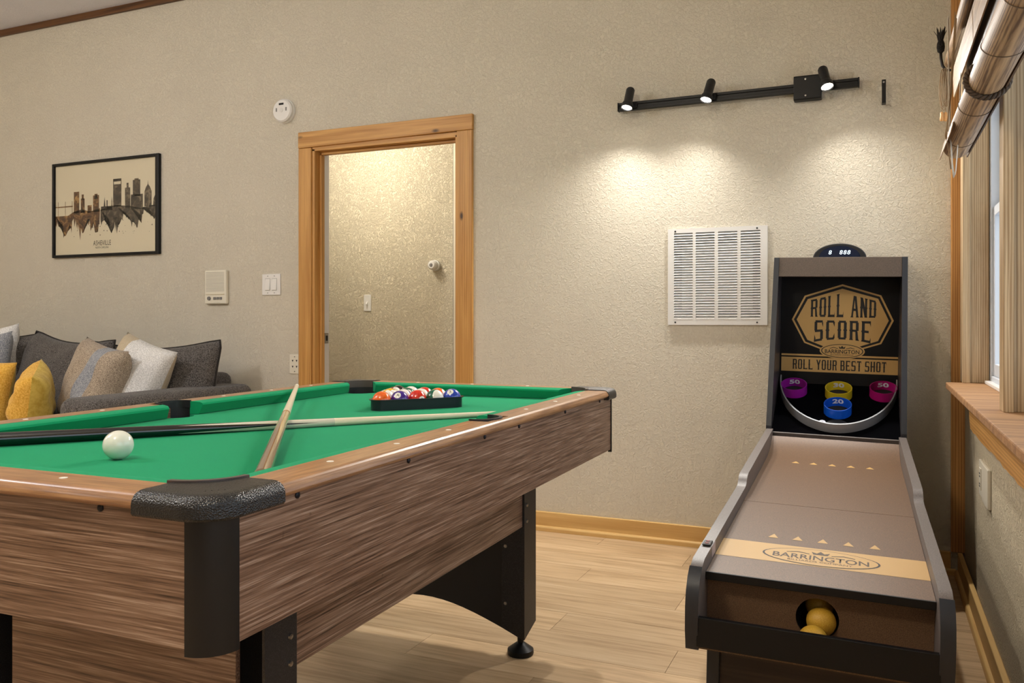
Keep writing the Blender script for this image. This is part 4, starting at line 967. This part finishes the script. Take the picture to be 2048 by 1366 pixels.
for y in (.176, .194): obj('push_button', MB().lathe([(.005, .5235), (.0045, .5248), (0, .525)], 12, Matrix.Translation((-.2408, y, 0))), plain('button_red%s' % y, (120, 44, 36), .5), bo)
obj('side_sticker', MB().box(-.2289, -.2284, .175, .225, .492, .518), plain('sticker', (176, 160, 160), .5), sk)
# loose yellow balls
for (x, y, z), lab in (((-.001, .056, .3792), 'scuffed yellow game ball lowest in the return trough, half behind the black board'), ((.012, .125, .398), 'scuffed yellow game ball sitting in the mouth of the return hole'), ((.006, .192, .413), 'yellow game ball deep inside the return hole, in shadow')):
    o = obj('game_ball', MB().sphere((0, 0, 0), .0305, 28, 18), M['ballyel'], smooth=True); o.location = SM @ Vector((x, y, z)); tag(o, lab, 'ball', 'yellow balls of the alley game')

# ================================================================== SOFA
so = empty('sofa', (-4.9, 3.3, 0), label='charcoal grey upholstered sofa along the back wall', cat='sofa')
def sb(x0, x1, y0, y1, z0, z1): return MB().box(x0+4.9, x1+4.9, y0-3.3, y1-3.3, z0, z1)
obj('base', sb(-6.6, -3.5, 2.80, 3.62, .08, .33), M['sofa'], so, bevel=.02, seg=3)
obj('back', sb(-6.6, -3.46, 3.60, 3.85, .08, .745), M['sofa'], so, bevel=.05, seg=4, smooth=True)
obj('arm', sb(-3.52, -3.262, 2.72, 3.80, .08, .685), M['sofa'], so, bevel=.055, seg=5, smooth=True)
obj('arm', sb(-6.86, -6.605, 2.72, 3.80, .08, .685), M['sofa'], so, bevel=.055, seg=5, smooth=True)
for x0, x1 in ((-5.56, -4.545), (-4.54, -3.525), (-6.58, -5.565)): obj('seat_cushion', sb(x0, x1, 2.76, 3.60, .331, .50), M['sofa'], so, bevel=.045, seg=4, smooth=True)
for x in (-6.5, -3.6):
    for y_ in (2.85, 3.75): obj('foot', sb(x-.03, x+.03, y_-.03, y_+.03, 0, .08), M['darkwood'], so)
def pillow(name, label, loc, rot, W, Hh, T_, mat, back=None, piping=None, group=None, sag=.0, seed=0, pinch=.07, puff=.5, cat='pillow', split=None, rnd=.0, dip=0, split_mat='bluegrey'):
    rg = random.Random(seed); n = 22; bm = bmesh.new(); grid = {}
    ph = [rg.uniform(0, 6) for _ in range(6)]
    def edge(u, v):
        pu = 1-pinch*(1-v*v)-rnd*abs(v)**9; pv = 1-pinch*(1-u*u)-rnd*abs(u)**9
        return u*W/2*pu, v*Hh/2*pv
    for sgn in (1, -1):
        for i in range(n+1):
            for j in range(n+1):
                u, v = -1+2*i/n, -1+2*j/n
                rim = i in (0, n) or j in (0, n)
                if sgn == -1 and rim: grid[sgn, i, j] = grid[1, i, j]; continue
                x, z = edge(u, v); t_ = max(0, (1-u**4)*(1-v**4))**puff
                t_ *= 1-.18*v
                wob = 1+.07*sin(3*u+ph[0])*cos(2.5*v+ph[1])+.05*sin(6*v+2*u+ph[2])+.035*sin(9*u-5*v+ph[3])
                d = T_/2*t_*wob
                z -= sag*(1-abs(v))*(u*u)*.3+dip*(1-u*u)*max(0, v)**2
                grid[sgn, i, j] = bm.verts.new((x, -sgn*d, z))
    fs = {1: [], -1: []}
    for sgn in (1, -1):
        for i in range(n):
            for j in range(n):
                q = [grid[sgn, i, j], grid[sgn, i+1, j], grid[sgn, i+1, j+1], grid[sgn, i, j+1]]
                f = bm.faces.new(q if sgn == 1 else q[::-1]); f.material_index = 0
                if sgn == -1 and back: f.material_index = 1
                if split and sgn == 1 and split(-1+2*(i+.5)/n): f.material_index = 2 if back else 1
    o = obj(name, bm, mat, smooth=True); 
    if back: o.data.materials.append(back)
    if split: o.data.materials.append(M[split_mat])
    o.location = loc; o.rotation_euler = rot
    if piping:
        uv_ = [(-1+2*k/12, -1) for k in range(12)]+[(1, -1+2*k/12) for k in range(12)]+[(1-2*k/12, 1) for k in range(12)]+[(-1, 1-2*k/12) for k in range(12)]
        pts = [(edge(u, v)[0], edge(u, v)[1]-sag*(1-abs(v))*(u*u)*.3-dip*(1-u*u)*max(0, v)**2) for u, v in uv_]
        obj('piping', MB().tube([(a, 0, b) for a, b in pts], .006, 6, closed=True), piping, o, smooth=True)
    tag(o, label, cat, group); return o
bk = lambda z, lean: (z, lean)
G1 = 'loose back cushions on the sofa'
pillow('back_cushion', 'charcoal back cushion at the right end of the sofa, behind the white pillow', (-3.79, 3.53, .708), (R(-12), R(-1), R(4)), .94, .47, .26, M['sofa'], piping=M['sofadk'], group=G1, seed=1, pinch=.045, cat='cushion', rnd=.04, sag=.12, dip=.045, puff=.62)
pillow('back_cushion', 'charcoal back cushion behind the grey-beige pillow, middle of the sofa', (-4.40, 3.46, .725), (R(-14), R(4), R(-3)), .74, .50, .27, M['sofa'], piping=M['sofadk'], group=G1, seed=2, pinch=.045, cat='cushion', rnd=.04, sag=.12, dip=.045, puff=.62)
pillow('back_cushion', 'charcoal back cushion behind the shaggy mustard pillow at the frame edge', (-5.10, 3.47, .735), (R(-12), R(3), R(0)), .84, .53, .28, M['sofa'], piping=M['sofadk'], group=G1, seed=3, pinch=.045, cat='cushion', rnd=.04, sag=.12, dip=.045, puff=.62)
G2 = 'throw pillows on the sofa'
pillow('throw_pillow', 'grey and beige woven throw pillow leaning between mustard and white pillows', (-3.83, 3.20, .70), (R(-12), R(9), R(-14)), .46, .46, .22, M['taupe'], split=lambda u: .05 < u < .55, group=G2, seed=4)
pillow('throw_pillow', 'off-white throw pillow with cream stripe leaning against the right sofa arm', (-3.655, 3.32, .735), (R(-12), R(17), R(2)), .37, .42, .20, M['offwhite'], back=M['cream'], split=lambda u: u < -.45, split_mat='cream', group=G2, seed=5)
pillow('throw_pillow', 'small mustard fur pillow with plain yellow back, seen edge on', (-4.02, 2.98, .645), (R(-8), R(14), R(-44)), .33, .33, .19, M['mustard'], back=M['mustard2'], group=G2, seed=6, puff=.6)
pillow('throw_pillow', 'shaggy mustard fur pillow cut by the left frame edge', (-4.52, 3.03, .66), (R(-10), R(3), R(16)), .40, .34, .16, M['mustard'], back=M['mustard2'], group=G2, seed=7)
pillow('throw_pillow', 'pale blue-grey striped pillow at the left frame edge behind the mustard one', (-4.86, 3.25, .74), (R(-14), R(-6), R(6)), .46, .46, .18, M['bluegrey'], split=None, group=G2, seed=8)
pillow('throw_pillow', 'plain white pillow peeking above the striped pillow at the left edge', (-4.93, 3.36, .80), (R(-14), R(-8), R(10)), .42, .42, .16, M['offwhite'], group=G2, seed=9)
